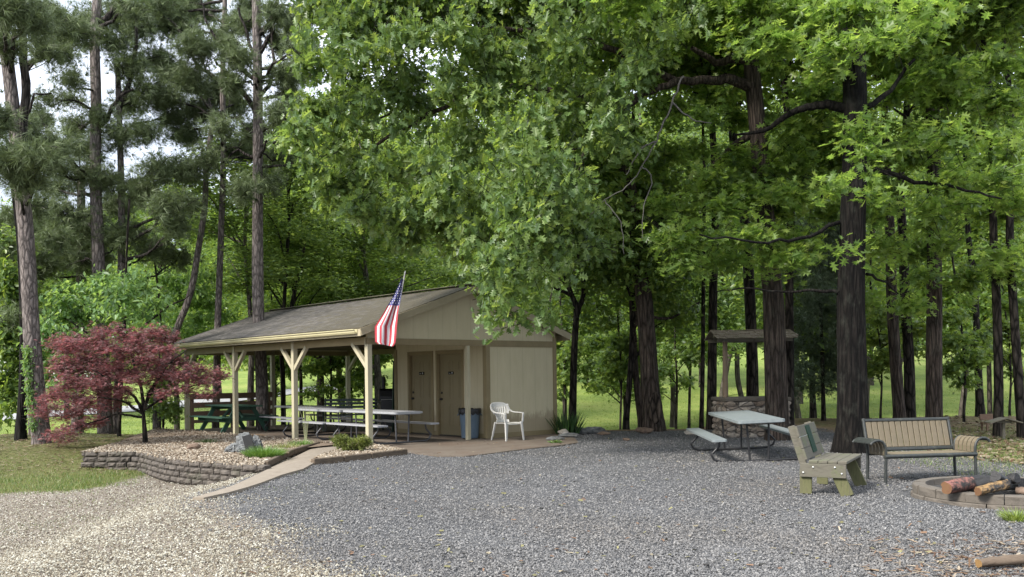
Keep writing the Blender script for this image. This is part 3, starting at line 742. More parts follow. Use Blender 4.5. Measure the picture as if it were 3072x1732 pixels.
# ================================================================= tables etc.
def rounded(hx,hy,r,n=5):
    P=[]
    for sx,sy,a0 in((1,1,0),(-1,1,90),(-1,-1,180),(1,-1,270)):
        for i in range(n+1):
            a=radians(a0+90*i/n); P.append((sx*(hx-r)+r*cos(a),sy*(hy-r)+r*sin(a)))
    return P
def bowed_frame(x,W2,ztop,zb,legs,r=.021):
    """metal end frame at local x: skid with bowed ends rising to the benches"""
    return None
def metal_table(label,loc,rz,topmat,tubemat,L=2.1,WT=.74,grp='grey topped metal frame picnic tables',H=.74,tilt=None,bench=.44,reach=.70):
    """long axis = local y"""
    t=thing('picnic_table',label,'picnic table',loc,rz,grp)
    if tilt: t.rotation_euler=(tilt[0],tilt[1],rz)
    mb=MB(); mb.prism(rounded(WT/2,L/2,.06),H-.045,H); mb.prism(rounded(WT/2-.04,L/2-.04,.05),H-.06,H-.045)
    top=mb.build('tabletop',topmat,t)
    for s in(-1,1):
        mb=MB(); P=[(p[0]+s*reach,p[1]) for p in rounded(.125,L/2,.04)]; mb.prism(P,bench-.035,bench); mb.build('bench_seat',topmat,t)
    for e in(-1,1):
        y=e*(L/2-.32)
        mb=MB(); r=.021
        path=[(-reach+.06,y,bench-.04),(-reach+.04,y,bench-.14),(-reach-.06,y,bench-.24),(-reach-.10,y,.16),(-reach-.05,y,.07),(-reach+.06,y,.025),(-reach+.2,y,.022)]
        path=path+[(-x,a,b) for (x,a,b) in path[::-1]]
        mb.tube(path,r,8); mb.build('skid_frame',tubemat,t)
        for s in(-1,1):
            mb=MB(); mb.tube([(s*.19,y,H-.06),(s*.16,y,.03)],.019,8); mb.build('leg',tubemat,t)
            mb=MB(); mb.tube([(s*.19,y-e*.02,H-.09),(s*.19,y-e*.38,H-.06)],.012,6); mb.build('strut',tubemat,t)
    return t
metal_table('light grey picnic table nearest the doors inside the pavilion',BL(1.13,1.20,.012),BA,plas_light,grey_tube,L=2.3,H=.72)
metal_table('light grey picnic table between the two middle front posts',BL(1.05,3.52,.012),BA,plas_light,grey_tube,L=2.3,H=.72)
metal_table('grey picnic table beside the green wooden one under the pavilion roof',BL(1.85,6.15,.012),BA,plas_light,black_metal,L=2.3,H=.72)
# loose table right of the pavilion
metal_table('grey green picnic table on the gravel in front of the stone well',W(2250,1380,0.001)*0+Vector((4.27,16.95,hgt(4.27,16.95)+.0)),radians(-1.5),plas_grey,black_metal,L=2.75,WT=.80,tilt=(radians(.8),radians(-2.2)),reach=.72)
def wood_table(label,loc,rz):
    t=thing('picnic_table',label,'picnic table',loc,rz); L=2.2
    mb=MB()
    for k in range(5): mb.box(((k-2)*.148,0,.735),(.14,L,.038),bev=.004)
    mb.build('tabletop',green_paint,t)
    for s in(-1,1):
        mb=MB()
        for k in(0,1): mb.box((s*(.62+k*.15),0,.435),(.14,L,.038),bev=.004)
        mb.build('bench_seat',green_paint,t)
        mb=MB(); mb.box((s*.55,0,.36),(.035,L-.1,.13)); mb.build('apron',green_paint,t)
    for e in(-1,1):
        y=e*(L/2-.38)
        mb=MB(); mb.box((0,y-.04*e,.67),(.72,.04,.09)); mb.build('top_cleat',green_paint,t)
        mb=MB(); mb.box((0,y-.04*e,.37),(1.5,.04,.09)); mb.build('seat_cleat',green_paint,t)
        for s in(-1,1):
            mb=MB(); mb.bar((s*.24,y,.70),(s*.66,y,.01),.05,.11,up=(1,0,0)); mb.build('leg',green_paint,t)
    mb=MB(); mb.bar((0,-L/2+.4,.38),(0,-.1,.70),.04,.08); mb.bar((0,L/2-.4,.38),(0,.1,.70),.04,.08); mb.build('brace',green_paint,t)
wood_table('dark green wooden picnic table at the left end of the pavilion',BL(.62,8.05,.012),BA)

# dark slatted bench at the back of the pavilion
bb=thing('slat_bench','black slatted metal bench at the back of the pavilion',"bench",BL(3.05,5.75,.012),radians(4))
mb=MB()
for k in range(4): mb.box((0,.26+.012*k,.55+k*.10),(1.5,.02,.07),(-.12,0,0))
mb.build('backrest',dark_green_metal,bb)
mb=MB()
for k in range(4): mb.box((0,-.18+k*.12,.44),(1.5,.09,.022))
mb.build('seat',dark_green_metal,bb)
for s in(-1,1):
    mb=MB(); mb.tube([(s*.72,.30,.92),(s*.72,.25,.44),(s*.72,.27,.0)],.022,8); mb.tube([(s*.72,-.22,.0),(s*.72,-.22,.62),(s*.72,-.15,.66),(s*.72,.26,.66)],.02,8); mb.build('end_frame',dark_green_metal,bb)

# grill: closed black barrel cooker with tall stack
g=thing('barbecue_grill','black metal barbecue cooker with a chimney beside the open end wall','grill',BL(4.05,5.05,.012),radians(8))
mb=MB(); mb.prism(rounded(.36,.27,.05),.10,.82); mb.build('cabinet',black_metal,g)
mb=MB()
pr=[(-.27,0),(-.27,.12),(-.22,.27),(-.12,.34),(.12,.34),(.24,.25),(.27,.12),(.27,0)]
n=len(pr); vs=[(-.39,a,.825+b) for a,b in pr]+[(.39,a,.825+b) for a,b in pr]
mb.add(vs,[(i,(i+1)%n,n+(i+1)%n,n+i) for i in range(n)]+[list(range(n)),[n+i for i in range(n)][::-1]]); lid=mb.build('lid',black_metal,g)
mb=MB(); mb.tube([(-.34,-.30,.86),(.34,-.30,.86)],.011,8)
for x in(-.3,.3): mb.tube([(x,-.30,.86),(x,-.265,.87)],.009,6)
mb.build('handle',steel,lid)
mb=MB(); mb.lathe([(0,0),(.035,0),(.035,.012),(0,.014)],n=14); R=Matrix(((1,0,0),(0,0,-1),(0,1,0))); mb.v=[tuple(R@Vector(v)+Vector((.12,-.285,.92))) for v in mb.v]; mb.build('thermometer',steel,lid)
mb=MB(); mb.tube([(-.27,.05,1.10),(-.27,.05,1.5)],.06,14); mb.tube([(-.27,.05,1.52),(-.27,.05,1.535)],.085,14); mb.build('chimney',black_metal,g)
mb=MB(); mb.box((-.52,-.02,.78),(.26,.42,.025)); mb.build('side_shelf',black_metal,g)
for x in(-.3,.3):
    for y in(-.2,.2):
        mb=MB(); mb.tube([(x-.02,y,.05),(x+.02,y,.05)],.05,12); mb.build('wheel',black_metal,g)
# narrow dark green board leaning at the corner of the room
mb=MB(); mb.bar((0,0,0),(.0,.10,1.92),.20,.03,up=(0,1,0)); o=mb.build('leaning_board',dark_green_metal); o.location=BL(3.42,4.05,.012); o.rotation_euler=(0,0,BA+pi); tag(o,'narrow dark green board standing against the end of the door wall','board')

# trash can
tc=thing('trash_can','blue grey plastic trash can with black bag by the doors','trash can',Vector((-1.03,22.2,.012)))
mb=MB(); mb.lathe([(0,.01),(.20,.01),(.205,.03),(.245,.60),(.25,.66),(.262,.665),(.262,.70),(.25,.705),(.245,.62),(.20,.05),(0,.05)],n=32); mb.build('bin_body',blue_can,tc)
mb=MB(); pts=[]; n=40
vs=[];fs=[]
for i,(r,z,j) in enumerate(((.235,.50,0),(.238,.69,.0),(.262,.725,.006),(.272,.71,.01),(.272,.63,.02),(.266,.585,.03))):
    for k in range(n):
        a=2*pi*k/n; rr=r+j*.5*sin(k*2.7)+j*.4*sin(k*5.1); vs.append((rr*cos(a),rr*sin(a),z+j*.9*sin(k*1.9)))
for i in range(5):
    for k in range(n): fs.append((i*n+k,i*n+(k+1)%n,(i+1)*n+(k+1)%n,(i+1)*n+k))
mb.add(vs,fs,0,True); mb.build('bag',liner,tc)
for s in(-1,1):
    mb=MB(); mb.tube([(s*.25,-.06,.60),(s*.29,-.05,.56),(s*.29,.05,.56),(s*.25,.06,.60)],.012,6); mb.build('handle',blue_can,tc)

# white plastic chair: built from shells
def plastic_chair(loc,rz):
    t=thing('plastic_chair','white plastic armchair standing against the tan end wall','chair',loc,rz)  # front = -y
    def strip_mesh(mb,P,w,n,th=.012,mi=0):
        pass
    # seat: curved sheet
    mb=MB(); nx,ny=10,10; vs=[];fs=[]
    for z0 in(0,-.014):
        for i in range(nx+1):
            for j in range(ny+1):
                u=i/nx*2-1; v=j/ny; hw=.235-.035*v
                z=.43-.035*v-.018*(1-u*u)+(-.035*(1-v)**6)+z0
                vs.append((u*hw,-.24+v*.46,z))
    K=(nx+1)*(ny+1)
    for i in range(nx):
        for j in range(ny):
            a=i*(ny+1)+j; fs.append((a,a+ny+1,a+ny+2,a+1)); fs.append((K+a,K+a+1,K+a+ny+2,K+a+ny+1))
    for i in range(nx):
        for j in(0,ny):
            a=i*(ny+1)+j; fs.append((a,a+ny+1,K+a+ny+1,K+a))
    for j in range(ny):
        for i in(0,nx):
            a=i*(ny+1)+j; fs.append((a,a+1,K+a+1,K+a))
    mb.add(vs,fs,0,True); mb.build('seat',plas_white,t)
    # back: rounded shell with slots; point on back surface
    def bp(u,s,th=0):   # u -1..1 across, s 0..1 up
        hw=.19+.085*sst(.1,.75,s); 
        curve=.07*(abs(u)**2)
        return Vector((u*hw,.215+.15*s-curve-th*1,.41+.47*s))
    def panel(mb,u0,u1,s0,s1,nu=2,ns=8,th=.010,sfun=None):
        vs=[];fs=[]
        for k in(0,1):
            for i in range(nu+1):
                for j in range(ns+1):
                    u=u0+(u1-u0)*i/nu; s1b=sfun(u) if sfun else s1; s=s0+(s1b-s0)*j/ns; p=bp(u,s)+Vector((0,-.010*k,0)); vs.append(p)
        K=(nu+1)*(ns+1)
        for i in range(nu):
            for j in range(ns):
                a=i*(ns+1)+j; fs.append((a,a+ns+1,a+ns+2,a+1)); fs.append((K+a,K+a+1,K+a+ns+2,K+a+ns+1))
        for i in range(nu):
            for j in(0,ns): a=i*(ns+1)+j; fs.append((a,a+ns+1,K+a+ns+1,K+a))
        for j in range(ns):
            for i in(0,nu): a=i*(ns+1)+j; fs.append((a,a+1,K+a+1,K+a))
        mb.add(vs,fs,0,True)
    mb=MB()
    arch=lambda u: .80+.20*sqrt(max(0,1-abs(u)**2.6))
    # top band
    vs_top=[]
    def band(u0,u1): panel(mb,u0,u1,.76,1,14,3,sfun=arch)
    band(-.98,.98)
    panel(mb,-1.0,1.0,.0,.13,12,2)
    for k in range(7):
        c=(k-3)*.215; panel(mb,c-.062,c+.062,.12,.775,1,8)
    panel(mb,-1.0,-.80,.42,.9,2,6); panel(mb,.80,1.0,.42,.9,2,6)
    mb.build('backrest',plas_white,t)
    for s in(-1,1):
        mb=MB()
        # arm sweeps from the back's side down to the front leg
        P=[bp(s*.93,.80),bp(s*.97,.62)+Vector((s*.012,-.02,0)),Vector((s*.275,.15,.665)),Vector((s*.285,.05,.645)),Vector((s*.285,-.12,.64)),Vector((s*.28,-.235,.635)),Vector((s*.272,-.262,.605)),Vector((s*.262,-.255,.43))]
        vs=[];fs=[]
        for i,p in enumerate(P):
            wv=.026 if 1<i<6 else .024; d=(P[min(i+1,len(P)-1)]-P[max(i-1,0)]).normalized(); side=Vector((1,0,0)); nn=d.cross(side).normalized()
            for a,b in((-wv,-.009),(wv,-.009),(wv,.009),(-wv,.009)): vs.append(p+side*a+nn*b)
        for i in range(len(P)-1):
            for k in range(4): fs.append((i*4+k,i*4+(k+1)%4,(i+1)*4+(k+1)%4,(i+1)*4+k))
        fs.append((28,29,30,31)); fs.append((3,2,1,0))
        mb.add(vs,fs); mb.build('armrest',plas_white,t)
        # legs: tapering angle sections
        for (x0,y0,x1,y1,zt,w) in ((s*.235,-.235,s*.27,-.275,.43,.062),(s*.185,.19,s*.235,.285,.42,.055)):
            mb=MB(); vs=[]
            for (x,y,z,ww) in((x0,y0,zt,w),(x1,y1,.0,w*.55)):
                vs+= [(x-ww/2,y-ww/2*.6,z),(x+ww/2,y-ww/2*.6,z),(x+ww/2,y+ww/2*.6,z),(x-ww/2,y+ww/2*.6,z)]
            mb.add(vs,[(0,1,5,4),(1,2,6,5),(2,3,7,6),(3,0,4,7),(4,5,6,7),(0,3,2,1)]); mb.build('leg',plas_white,t)
    return t
plastic_chair(Vector((-.13,21.45,.012)),BA+radians(0))

# ================================================================= flag
fl=thing('flag_pole','short pale flagpole slanting up from the roof edge beside the flag','flagpole',BL(.63,-.22,2.80))
basep=Vector(fl.location); tip=W(1216,813,19.55)
mb=MB(); mb.tube([(0,0,0),(tip-basep)*.97],.013,10); mb.tube([(tip-basep)*.97,(tip-basep)],[.018,.008],10); mb.build('pole',sign_white,fl)
mb=MB(); mb.tube([(0,.02,-.03),(tip-basep)*.09],.022,10); mb.box((0,.03,-.02),(.06,.03,.12),(0,0,BA)); mb.build('bracket',steel,fl)
rows=[(836,1204,1209),(850,1198,1208),(880,1184,1204),(900,1173,1201),(917,1163,1197),(940,1150,1194),(960,1137,1193),(980,1124,1191),(1000,1124,1190),(1029,1125,1187),(1040,1131,1181)]
def frow(t):
    f=t*(len(rows)-1); i=min(int(f),len(rows)-2); k=f-i; return [rows[i][j]*(1-k)+rows[i+1][j]*k for j in range(3)]
NR,NC=60,54; org=W(1165,940,19.62)
fm=MB(); vs=[]
for i in range(NR+1):
    t=i/NR; y,xl,xr=frow(t)
    for j in range(NC+1):
        s=j/NC; yy=y-(1-s)*9*sst(.85,1,t)
        p=W(xl+(xr-xl)*s,yy,19.62)
        p.y+=.035*sin(s*9.5+t*2)*(.3+t)+.05*(s-.5)
        vs.append(p-org)
fs=[];mi=[]
for i in range(NR):
    tt_=(i+.5)/NR
    for j in range(NC):
        fs.append((i*(NC+1)+j,i*(NC+1)+j+1,(i+1)*(NC+1)+j+1,(i+1)*(NC+1)+j))
        y=frow(tt_)[0]; st=int(j/NC*9)
        mi.append(2 if y<917 else (0 if st%2==0 else 1))
fo=thing('american_flag','faded red white and blue american flag hanging from the roof edge pole','flag',org)
fm.v=[tuple(v) for v in vs]; fm.f=[list(f) for f in fs]; fm.mi=mi; fm.sm=[True]*len(fs)
cloth=fm.build('cloth',[flag_red,flag_white,flag_blue],fo)
sm=MB()
for r in range(9):
    y=852+r*7.2; tq=None
    lo,hi=0,1
    for _ in range(20):
        m=(lo+hi)/2
        if frow(m)[0]<y: lo=m
        else: hi=m
    n=2 if r<3 else (3 if r<6 else 4)
    for c in range(n):
        s=(c+.5+(.25 if r%2 else -.0))/n
        if s>.95: continue
        t=lo; yq,xl,xr=frow(t); p=W(xl+(xr-xl)*s,yq,19.62); p.y+=.035*sin(s*9.5+t*2)*(.3+t)+.05*(s-.5)-.006
        vv=[];R1,R2=.017,.0075
        for k in range(10):
            a=pi/2+k*pi/5; rr_=R1 if k%2==0 else R2; vv.append((p.x-org.x+rr_*cos(a)*.8,p.y-org.y,p.z-org.z+rr_*sin(a)))
        sm.add(vv,[list(range(10))])
sm.build('stars',sign_white,cloth)

# ================================================================= things in the beds
rk=thing('plaque_rock','grey boulder with a black plaque in the stony bed before the pavilion','memorial rock',PZ(738,1358,.05))
mb=MB(); mb.rock((.0,.04,.15),(.50,.40,.52),3,sub=4,rough=.5,rz=.3); mb.rock((-.24,-.03,.06),(.40,.34,.28),8,sub=4,rough=.5); mb.rock((.17,.06,.12),(.26,.3,.46),14,sub=4,rough=.5,rz=.9); mb.rock((-.06,-.14,.04),(.34,.22,.18),19,sub=4,rough=.5); mb.build('boulder',grey_rock,rk)
mb=MB(); mb.box((.10,-.17,.20),(.17,.03,.34),(radians(-26),radians(-16),radians(14)),bev=.004); mb.build('plaque',sign_black,rk)
def single_rock(name,label,px,py,w,d,h,mat,seed,z=0.05,cat='rock',grp=None):
    p=PZ(px,py,.05) if z else G(px,py); mb=MB(); mb.rock((0,0,h*.35),(w,d,h),seed,sub=3,rough=.3); o=mb.build(name,mat); o.location=(p.x,p.y,p.z); tag(o,label,cat,grp); return o
single_rock('rock','flat brown rock lying on the pebbles left of the plaque boulder',580,1350,.34,.26,.20,brown_rock,12)
single_rock('rock','small reddish brown rock beside the bright green fern clump',858,1364,.15,.11,.12,brown_rock,5)
single_rock('rock','pale flat stone in front of the bright green fern clump',803,1384,.2,.12,.05,pale_rock,6,z=.03)
# rocks along the terrace edge right of the pavilion
er=[(1688,1306,.30,.25,.20,pale_rock,'white rock at the right corner of the pavilion'),(1705,1313,.55,.3,.14,grey_rock,'flat grey slab lying in front of the iris leaves'),(1666,1321,.45,.25,.12,grey_rock,'flat dark slab near the pavilion corner'),
(1745,1301,.42,.3,.2,grey_rock,'dark jagged rock at the gravel edge right of the irises'),(1780,1300,.62,.35,.22,grey_rock,'long grey rock at the gravel edge between two thin trees'),(1812,1304,.35,.25,.1,brown_rock,'small brown rock at the end of the edge stones'),
(1918,1297,.28,.2,.16,brown_rock,'round brown rock left of the scarred oak'),(1938,1300,.4,.25,.2,brown_rock,'brown rock touching the foot of the scarred oak'),(2075,1305,.5,.3,.14,pale_rock,'pale tan rock at the grass edge left of the grey table'),
(1880,1322,.22,.16,.08,brown_rock,'reddish rock lying on the gravel before the scarred oak')]
for i,(x,y,w,d,h,m,l) in enumerate(er): single_rock('edge_rock',l,x,y,w,d,h,m,20+i,z=.0,grp='rocks along the gravel edge')

# ================================================================= wooden chair-bench
def wood_bench(loc,rz):
    t=thing('wooden_bench','weathered wooden board bench with green panel on its back and mossy legs','bench',loc,rz)  # front = +x, width along y
    Wd=1.12
    mb=MB()
    for k in range(4): mb.box((.0+k*.115,0,.405),(.109,Wd+.06,.036),bev=.005)
    mb.build('seat',grey_wood,t)
    # back boards tilted
    a=radians(17); c=Vector((-.09,0,.42)); up=Vector((-sin(a),0,cos(a))); nx=Vector((cos(a),0,sin(a)))
    R=Matrix((nx,Vector((0,1,0)),up)).transposed()
    mb=MB()
    for k in range(3): mb.box(c+up*(.075+k*.148)+nx*.0,(.034,Wd,.142),R,bev=.005)
    bk=mb.build('backrest',grey_wood,t)
    mb=MB(); mb.box(c+up*.24+nx*.023,(.012,.24,.36),R); mb.build('green_panel',plastic_green_panel,bk)
    for s in(-1,1):
        y=s*(Wd/2-.06)
        mb=MB(); q=c-nx*.06+Vector((0,y+s*.0,0)); mb.box(q+up*.16,(.085,.05,.60),R,bev=.004); mb.build('back_upright',grey_wood,t)
        mb=MB(); mb.box((.115,s*(Wd/2+.02),.30),(.55,.04,.17),bev=.004); sr=mb.build('side_rail',grey_wood,t)
        mb=MB()
        for (x,z) in((-.12,.27),(.0,.34),(.26,.345),(.34,.27)):
            mb.lathe([(0,0),(.014,0),(.012,.008),(0,.01)],n=8)
            K=8*4; R2=Matrix(((1,0,0),(0,0,s),(0,1,0)))
            mb.v[-32:]=[tuple(R2@Vector(v)+Vector((x,s*(Wd/2+.04),z))) for v in mb.v[-32:]]
        mb.build('bolt',steel,sr)
        mb=MB(); mb.bar((-.10,s*(Wd/2-.02),.31),(-.10,s*(Wd/2-.02),.0),.04,.145,up=(1,0,0),bev=.004); mb.build('leg',mossy_wood,t)
        mb=MB(); mb.bar((.24,s*(Wd/2-.02),.36),(.40,s*(Wd/2-.02),-.01),.04,.15,up=(1,0,0),bev=.004); mb.build('leg',mossy_wood,t)
wood_bench(Vector((4.02,12.0,hgt(4.08,12.05))),radians(-29))

# ================================================================= park bench with flared slatted arms
def park_bench(loc,rz):
    t=thing('park_bench','black framed park bench with pale vertical wooden slats and scrolled arms','bench',loc,rz)  # front = -y
    L=1.36; a=radians(14); up=Vector((0,sin(a),cos(a))); nn=Vector((0,cos(a),-sin(a))); c=Vector((0,.20,.40))
    R=Matrix((Vector((1,0,0)),nn,up)).transposed()
    mb=MB(); mb.box(c+up*.44,(L,.045,.045),R,bev=.012); mb.box(c+up*.02,(L,.045,.05),R,bev=.012)
    for s in(-1,1): mb.box(c+up*.235+Vector((s*(L/2-.012),0,0)),(.035,.045,.47),R,bev=.01)
    mb.build('back_frame',bench_metal,t)
    n=14; w=(L-.07)/n
    for k in range(n):
        mb=MB(); mb.box(c+up*.235+Vector((-L/2+.035+w*(k+.5),0,0))+nn*0,(w-.014,.022,.375),R,bev=.005); mb.build('back_slat',pale_wood,t)
    mb=MB(); mb.tube([(-L/2-.02,-.27,.36),(L/2+.02,-.27,.36)],.03,12); mb.tube([(-L/2,.17,.36),(L/2,.17,.36)],.022,10); mb.build('seat_rail',bench_metal,t)
    mb=MB()
    for k in range(18): mb.box((-L/2+.045+k*(L-.09)/17,-.05,.375),(.066,.40,.022),bev=.004)
    mb.build('seat',pale_wood,t)
    for s in(-1,1):
        x0=s*(L/2)
        # profile of the scroll arm in the x-z plane: up from seat, curling outwards
        prof=[(0,.38),(0,.46),(.015,.52),(.05,.565),(.10,.585),(.16,.58),(.205,.555),(.225,.53)]
        for y in(-.27,.18):
            mb=MB(); pts=[(x0+s*(p[0]),y,p[1]) for p in prof] ; mb.tube(pts,.019,8)
            mb.build('arm_rim',bench_metal,t)
            mb=MB(); mb.tube([(x0,y,.41),(x0+s*.0,y,.26),(x0+s*.01,y,.0)],.021,10); mb.build('leg',bench_metal,t)
        for k in range(5):
            y0=-.235+k*.088; mb=MB(); vs=[];fs=[]
            pp=prof[:5]
            for p in pp:
                for yy,o_ in((y0-.034,0),(y0+.034,0),(y0+.034,.012),(y0-.034,.012)): vs.append((x0+s*(p[0]-.006-o_*.6),yy,p[1]+o_))
            for i in range(len(pp)-1):
                for q in range(4): fs.append((i*4+q,i*4+(q+1)%4,(i+1)*4+(q+1)%4,(i+1)*4+q))
            fs+=[(0,1,2,3),(19,18,17,16)]
            mb.add(vs,fs); mb.build('arm_slat',pale_wood,t)
        mb=MB(); vs=[];fs=[]; pp=prof[4:]
        for p in pp:
            for yy,o_ in((-.26,0),(.17,0),(.17,.01),(-.26,.01)): vs.append((x0+s*p[0],yy,p[1]+.018-o_))
        for i in range(len(pp)-1):
            for q in range(4): fs.append((i*4+q,i*4+(q+1)%4,(i+1)*4+(q+1)%4,(i+1)*4+q))
        mb.add(vs,fs); mb.build('arm_top',bench_metal,t)
park_bench(Vector((5.72,13.0,hgt(5.7,13.0))),radians(10))

# ================================================================= fire pit and logs
fp=Vector((5.88,11.0,hgt(5.7,10.95)-.0)); FR=1.02
pit=thing('fire_pit','round fire pit ring of tan grey blocks on the gravel','fire pit',fp)
def ring(z0,z1,R0,nb,off,seed):
    rr=random.Random(seed)
    for k in range(nb):
        a0=2*pi*k/nb+off; a1=2*pi*(k+1)/nb+off; g_=.005/R0; ro=R0+rr.uniform(-.012,.012); ri=ro-.15
        mb=MB(); vs=[];fs=[]; n=5; dz=rr.uniform(-.004,.004)
        for i in range(n+1):
            a=a0+g_+(a1-a0-2*g_)*i/n
            e=.006 if i in(0,n) else 0
            for (r,z) in((ri,z0),(ri+.006,z1+dz),(ro-.012-e,z1+dz),(ro-e+rr.uniform(-.004,.006),z1-.012),(ro-e+rr.uniform(-.006,.008),(z0+z1)/2),(ro-e,z0)): vs.append((r*cos(a),r*sin(a),z))
        for i in range(n):
            for q in range(6): fs.append((i*6+q,i*6+(q+1)%6,(i+1)*6+(q+1)%6,(i+1)*6+q))
        fs+=[list(range(6))[::-1],[n*6+q for q in range(6)]]
        mb.add(vs,fs); mb.build('block',pit_stone,pit)
ring(-.05,.035,FR+.03,16,.1,1); ring(.038,.14,FR,16,.27,2)
mb=MB(); vs=[(0,0,.06)];fs=[]; n=40
for j in range(1,8):
    for k in range(n): a=2*pi*k/n; vs.append((j/7*.93*cos(a),j/7*.93*sin(a),.03+.05*random.random()+.05*(1-j/7)))
for k in range(n): fs.append((0,1+k,1+(k+1)%n))
for j in range(6):
    for k in range(n): fs.append((1+j*n+k,1+(j+1)*n+k,1+(j+1)*n+(k+1)%n,1+j*n+(k+1)%n))
mb.add(vs,fs); mb.build('ash_bed',ash,pit)
def log(name,label,a,b,r,mat,endm,split=False,grp='logs in the fire pit'):
    a=Vector(a);b=Vector(b); c=(a+b)/2; d=(b-a); L=d.length; d.normalize(); mb=MB(); n=14; m=9
    x=d.cross(Vector((0,0,1))).normalized(); z=x.cross(d); rr=random.Random(int(L*1000)+len(label)); vs=[];fs=[]
    for i in range(m+1):
        for k in range(n):
            an=2*pi*k/n; rad=r*(1+.10*sin(an*3+1+i*.3)+rr.uniform(-.12,.12))*(1-.10*abs(i/m-.5))
            if split and sin(an)>.1: rad*=.72+.1*cos(an)
            p=a.lerp(b,i/m)+x*cos(an)*rad+z*sin(an)*rad-c; vs.append(p)
    for i in range(m):
        for k in range(n): fs.append((i*n+k,i*n+(k+1)%n,(i+1)*n+(k+1)%n,(i+1)*n+k))
    mb.add(vs,fs,0,not split); mb.add(vs[:n],[list(range(n))[::-1]],1); mb.add(vs[-n:],[list(range(n))],1)
    o=mb.build(name,[mat,endm]); o.location=c; tag(o,label,'log',grp); return o
def F(px,py,z):   # pixel at height z above the ground near the pit
    Y=(CZ-z)/((py-1104)/FPX); p=W(px,py,Y); return Vector((p.x,p.y,z))
def C3(x,y): return (2560+x/4.537,1240+y/4.537)
log('log','reddish split log with pale bark at the left of the fire',F(*C3(1265,1010),.20),F(*C3(1600,950),.23),.075,burnt_red,log_end)
log('log','yellow split log with a knot lying across the fire pit',F(*C3(1690,1050),.20),F(*C3(2090,960),.26),.065,burnt_yellow,log_end,True)
log('log','long charred log between the red and the yellow ones',F(*C3(1540,1020),.17),F(*C3(1950,930),.24),.07,char,char)
log('log','short charred log standing up at the back of the fire',F(*C3(1930,860),.33),F(*C3(2080,960),.22),.065,char,char)
log('log','charred stump at the right back of the fire pit',F(*C3(2110,900),.26),F(*C3(2230,890),.28),.06,char,char)
log('log','thin charred stick lying across the ash',F(*C3(1700,1000),.13),F(*C3(2260,1010),.17),.035,char,char)
log('log','charred log lying along the back rim of the pit',F(*C3(1850,930),.16),F(*C3(2320,960),.2),.06,char,char)
log('log','charred log end behind the reddish one',F(*C3(1480,910),.20),F(*C3(1850,900),.2),.05,char,char)
log('log','small brown log stub at the right of the fire pit',F(*C3(2210,1060),.13),F(*C3(2360,1070),.13),.045,brown_rock,log_end)
# fallen branch at the bottom right
o=log('fallen_branch','grey fallen branch lying on bark chips at the bottom right',F(2935,1690,.05),F(3110,1676,.06),.038,bark_chip,fresh_wood,grp=None); o['category']='branch'

# ================================================================= stone well with shingled roof
wl_=Vector((W(2252,1300,22.3).x,22.3,hgt(5.7,22.3)))
well=thing('wishing_well','stone wishing well with small mossy shingled roof behind the grey table','wishing well',wl_,radians(3))
mb=MB(); w,d,h=1.50,1.2,.93
mb.span((-w/2,-d/2,-.05),(w/2,-d/2+.28,h-.1)); mb.span((-w/2,d/2-.28,-.05),(w/2,d/2,h-.1)); mb.span((-w/2,-d/2+.28,-.05),(-w/2+.28,d/2-.28,h-.1)); mb.span((w/2-.28,-d/2+.28,-.05),(w/2,d/2-.28,h-.1))
rr=random.Random(4)
for row in range(6):
    x=-w/2+rr.uniform(-.05,.02)
    while x<w/2-.05:
        ww=rr.uniform(.2,.42); hh=.145
        if x+ww>w/2: ww=w/2-x+.03
        mb.rock((x+ww/2,-d/2-.005,.05+row*.148),(ww*1.08,.10,hh*1.12),int(x*100)+row*7,sub=2,rough=.25); x+=ww+.012
    y=-d/2
    while y<d/2-.1:
        ww=rr.uniform(.2,.4)
        for sx in(-1,1): mb.rock((sx*(w/2),y+ww/2,.05+row*.148),(.1,ww*1.05,hh*1.1),int(y*100)+row*9+sx,sub=2,rough=.25)
        y+=ww+.01
mb.build('stone_base',fieldstone,well)
mb=MB()
for sgn in(-1,1):
    mb.box((0,sgn*(d/2-.12),h-.045),(w+.08,.32,.09),bev=.02)
    mb.box((sgn*(w/2-.12),0,h-.045),(.32,d-.58,.088),bev=.02)
mb.build('cap_stones',pit_stone,well)
for s in(-1,1):
    mb=MB(); mb.tube([(s*.60,0,.5),(s*.605,0,1.5),(s*.60,0,2.32)],[.068,.062,.058],14); mb.build('post',log_post,well)
mb=MB(); mb.tube([(-.88,0,2.40),(.88,0,2.40)],.045,8); mb.box((0,-.42,2.30),(1.8,.06,.08)); mb.box((0,.42,2.30),(1.8,.06,.08))
for x in(-.75,0,.75): mb.bar((x,-.5,2.30),(x,0,2.50),.05,.07); mb.bar((x,.5,2.30),(x,0,2.50),.05,.07)
mb.build('roof_frame',grey_wood,well)
mb=MB()
for sgn in(-1,1):
    for row in range(4):
        y0=-.58+row*.145; x=-.96
        while x<.95:
            ww=rr.uniform(.1,.2); 
            mb.box((x+ww/2,sgn*-1*(y0+.09),2.36+row*.052+rr.uniform(-.004,.01)),(ww-.006,.2,.018),(-sgn*radians(16),0,rr.uniform(-.02,.02))); x+=ww
mb.build('roof_shingles',shingle_wood,well)

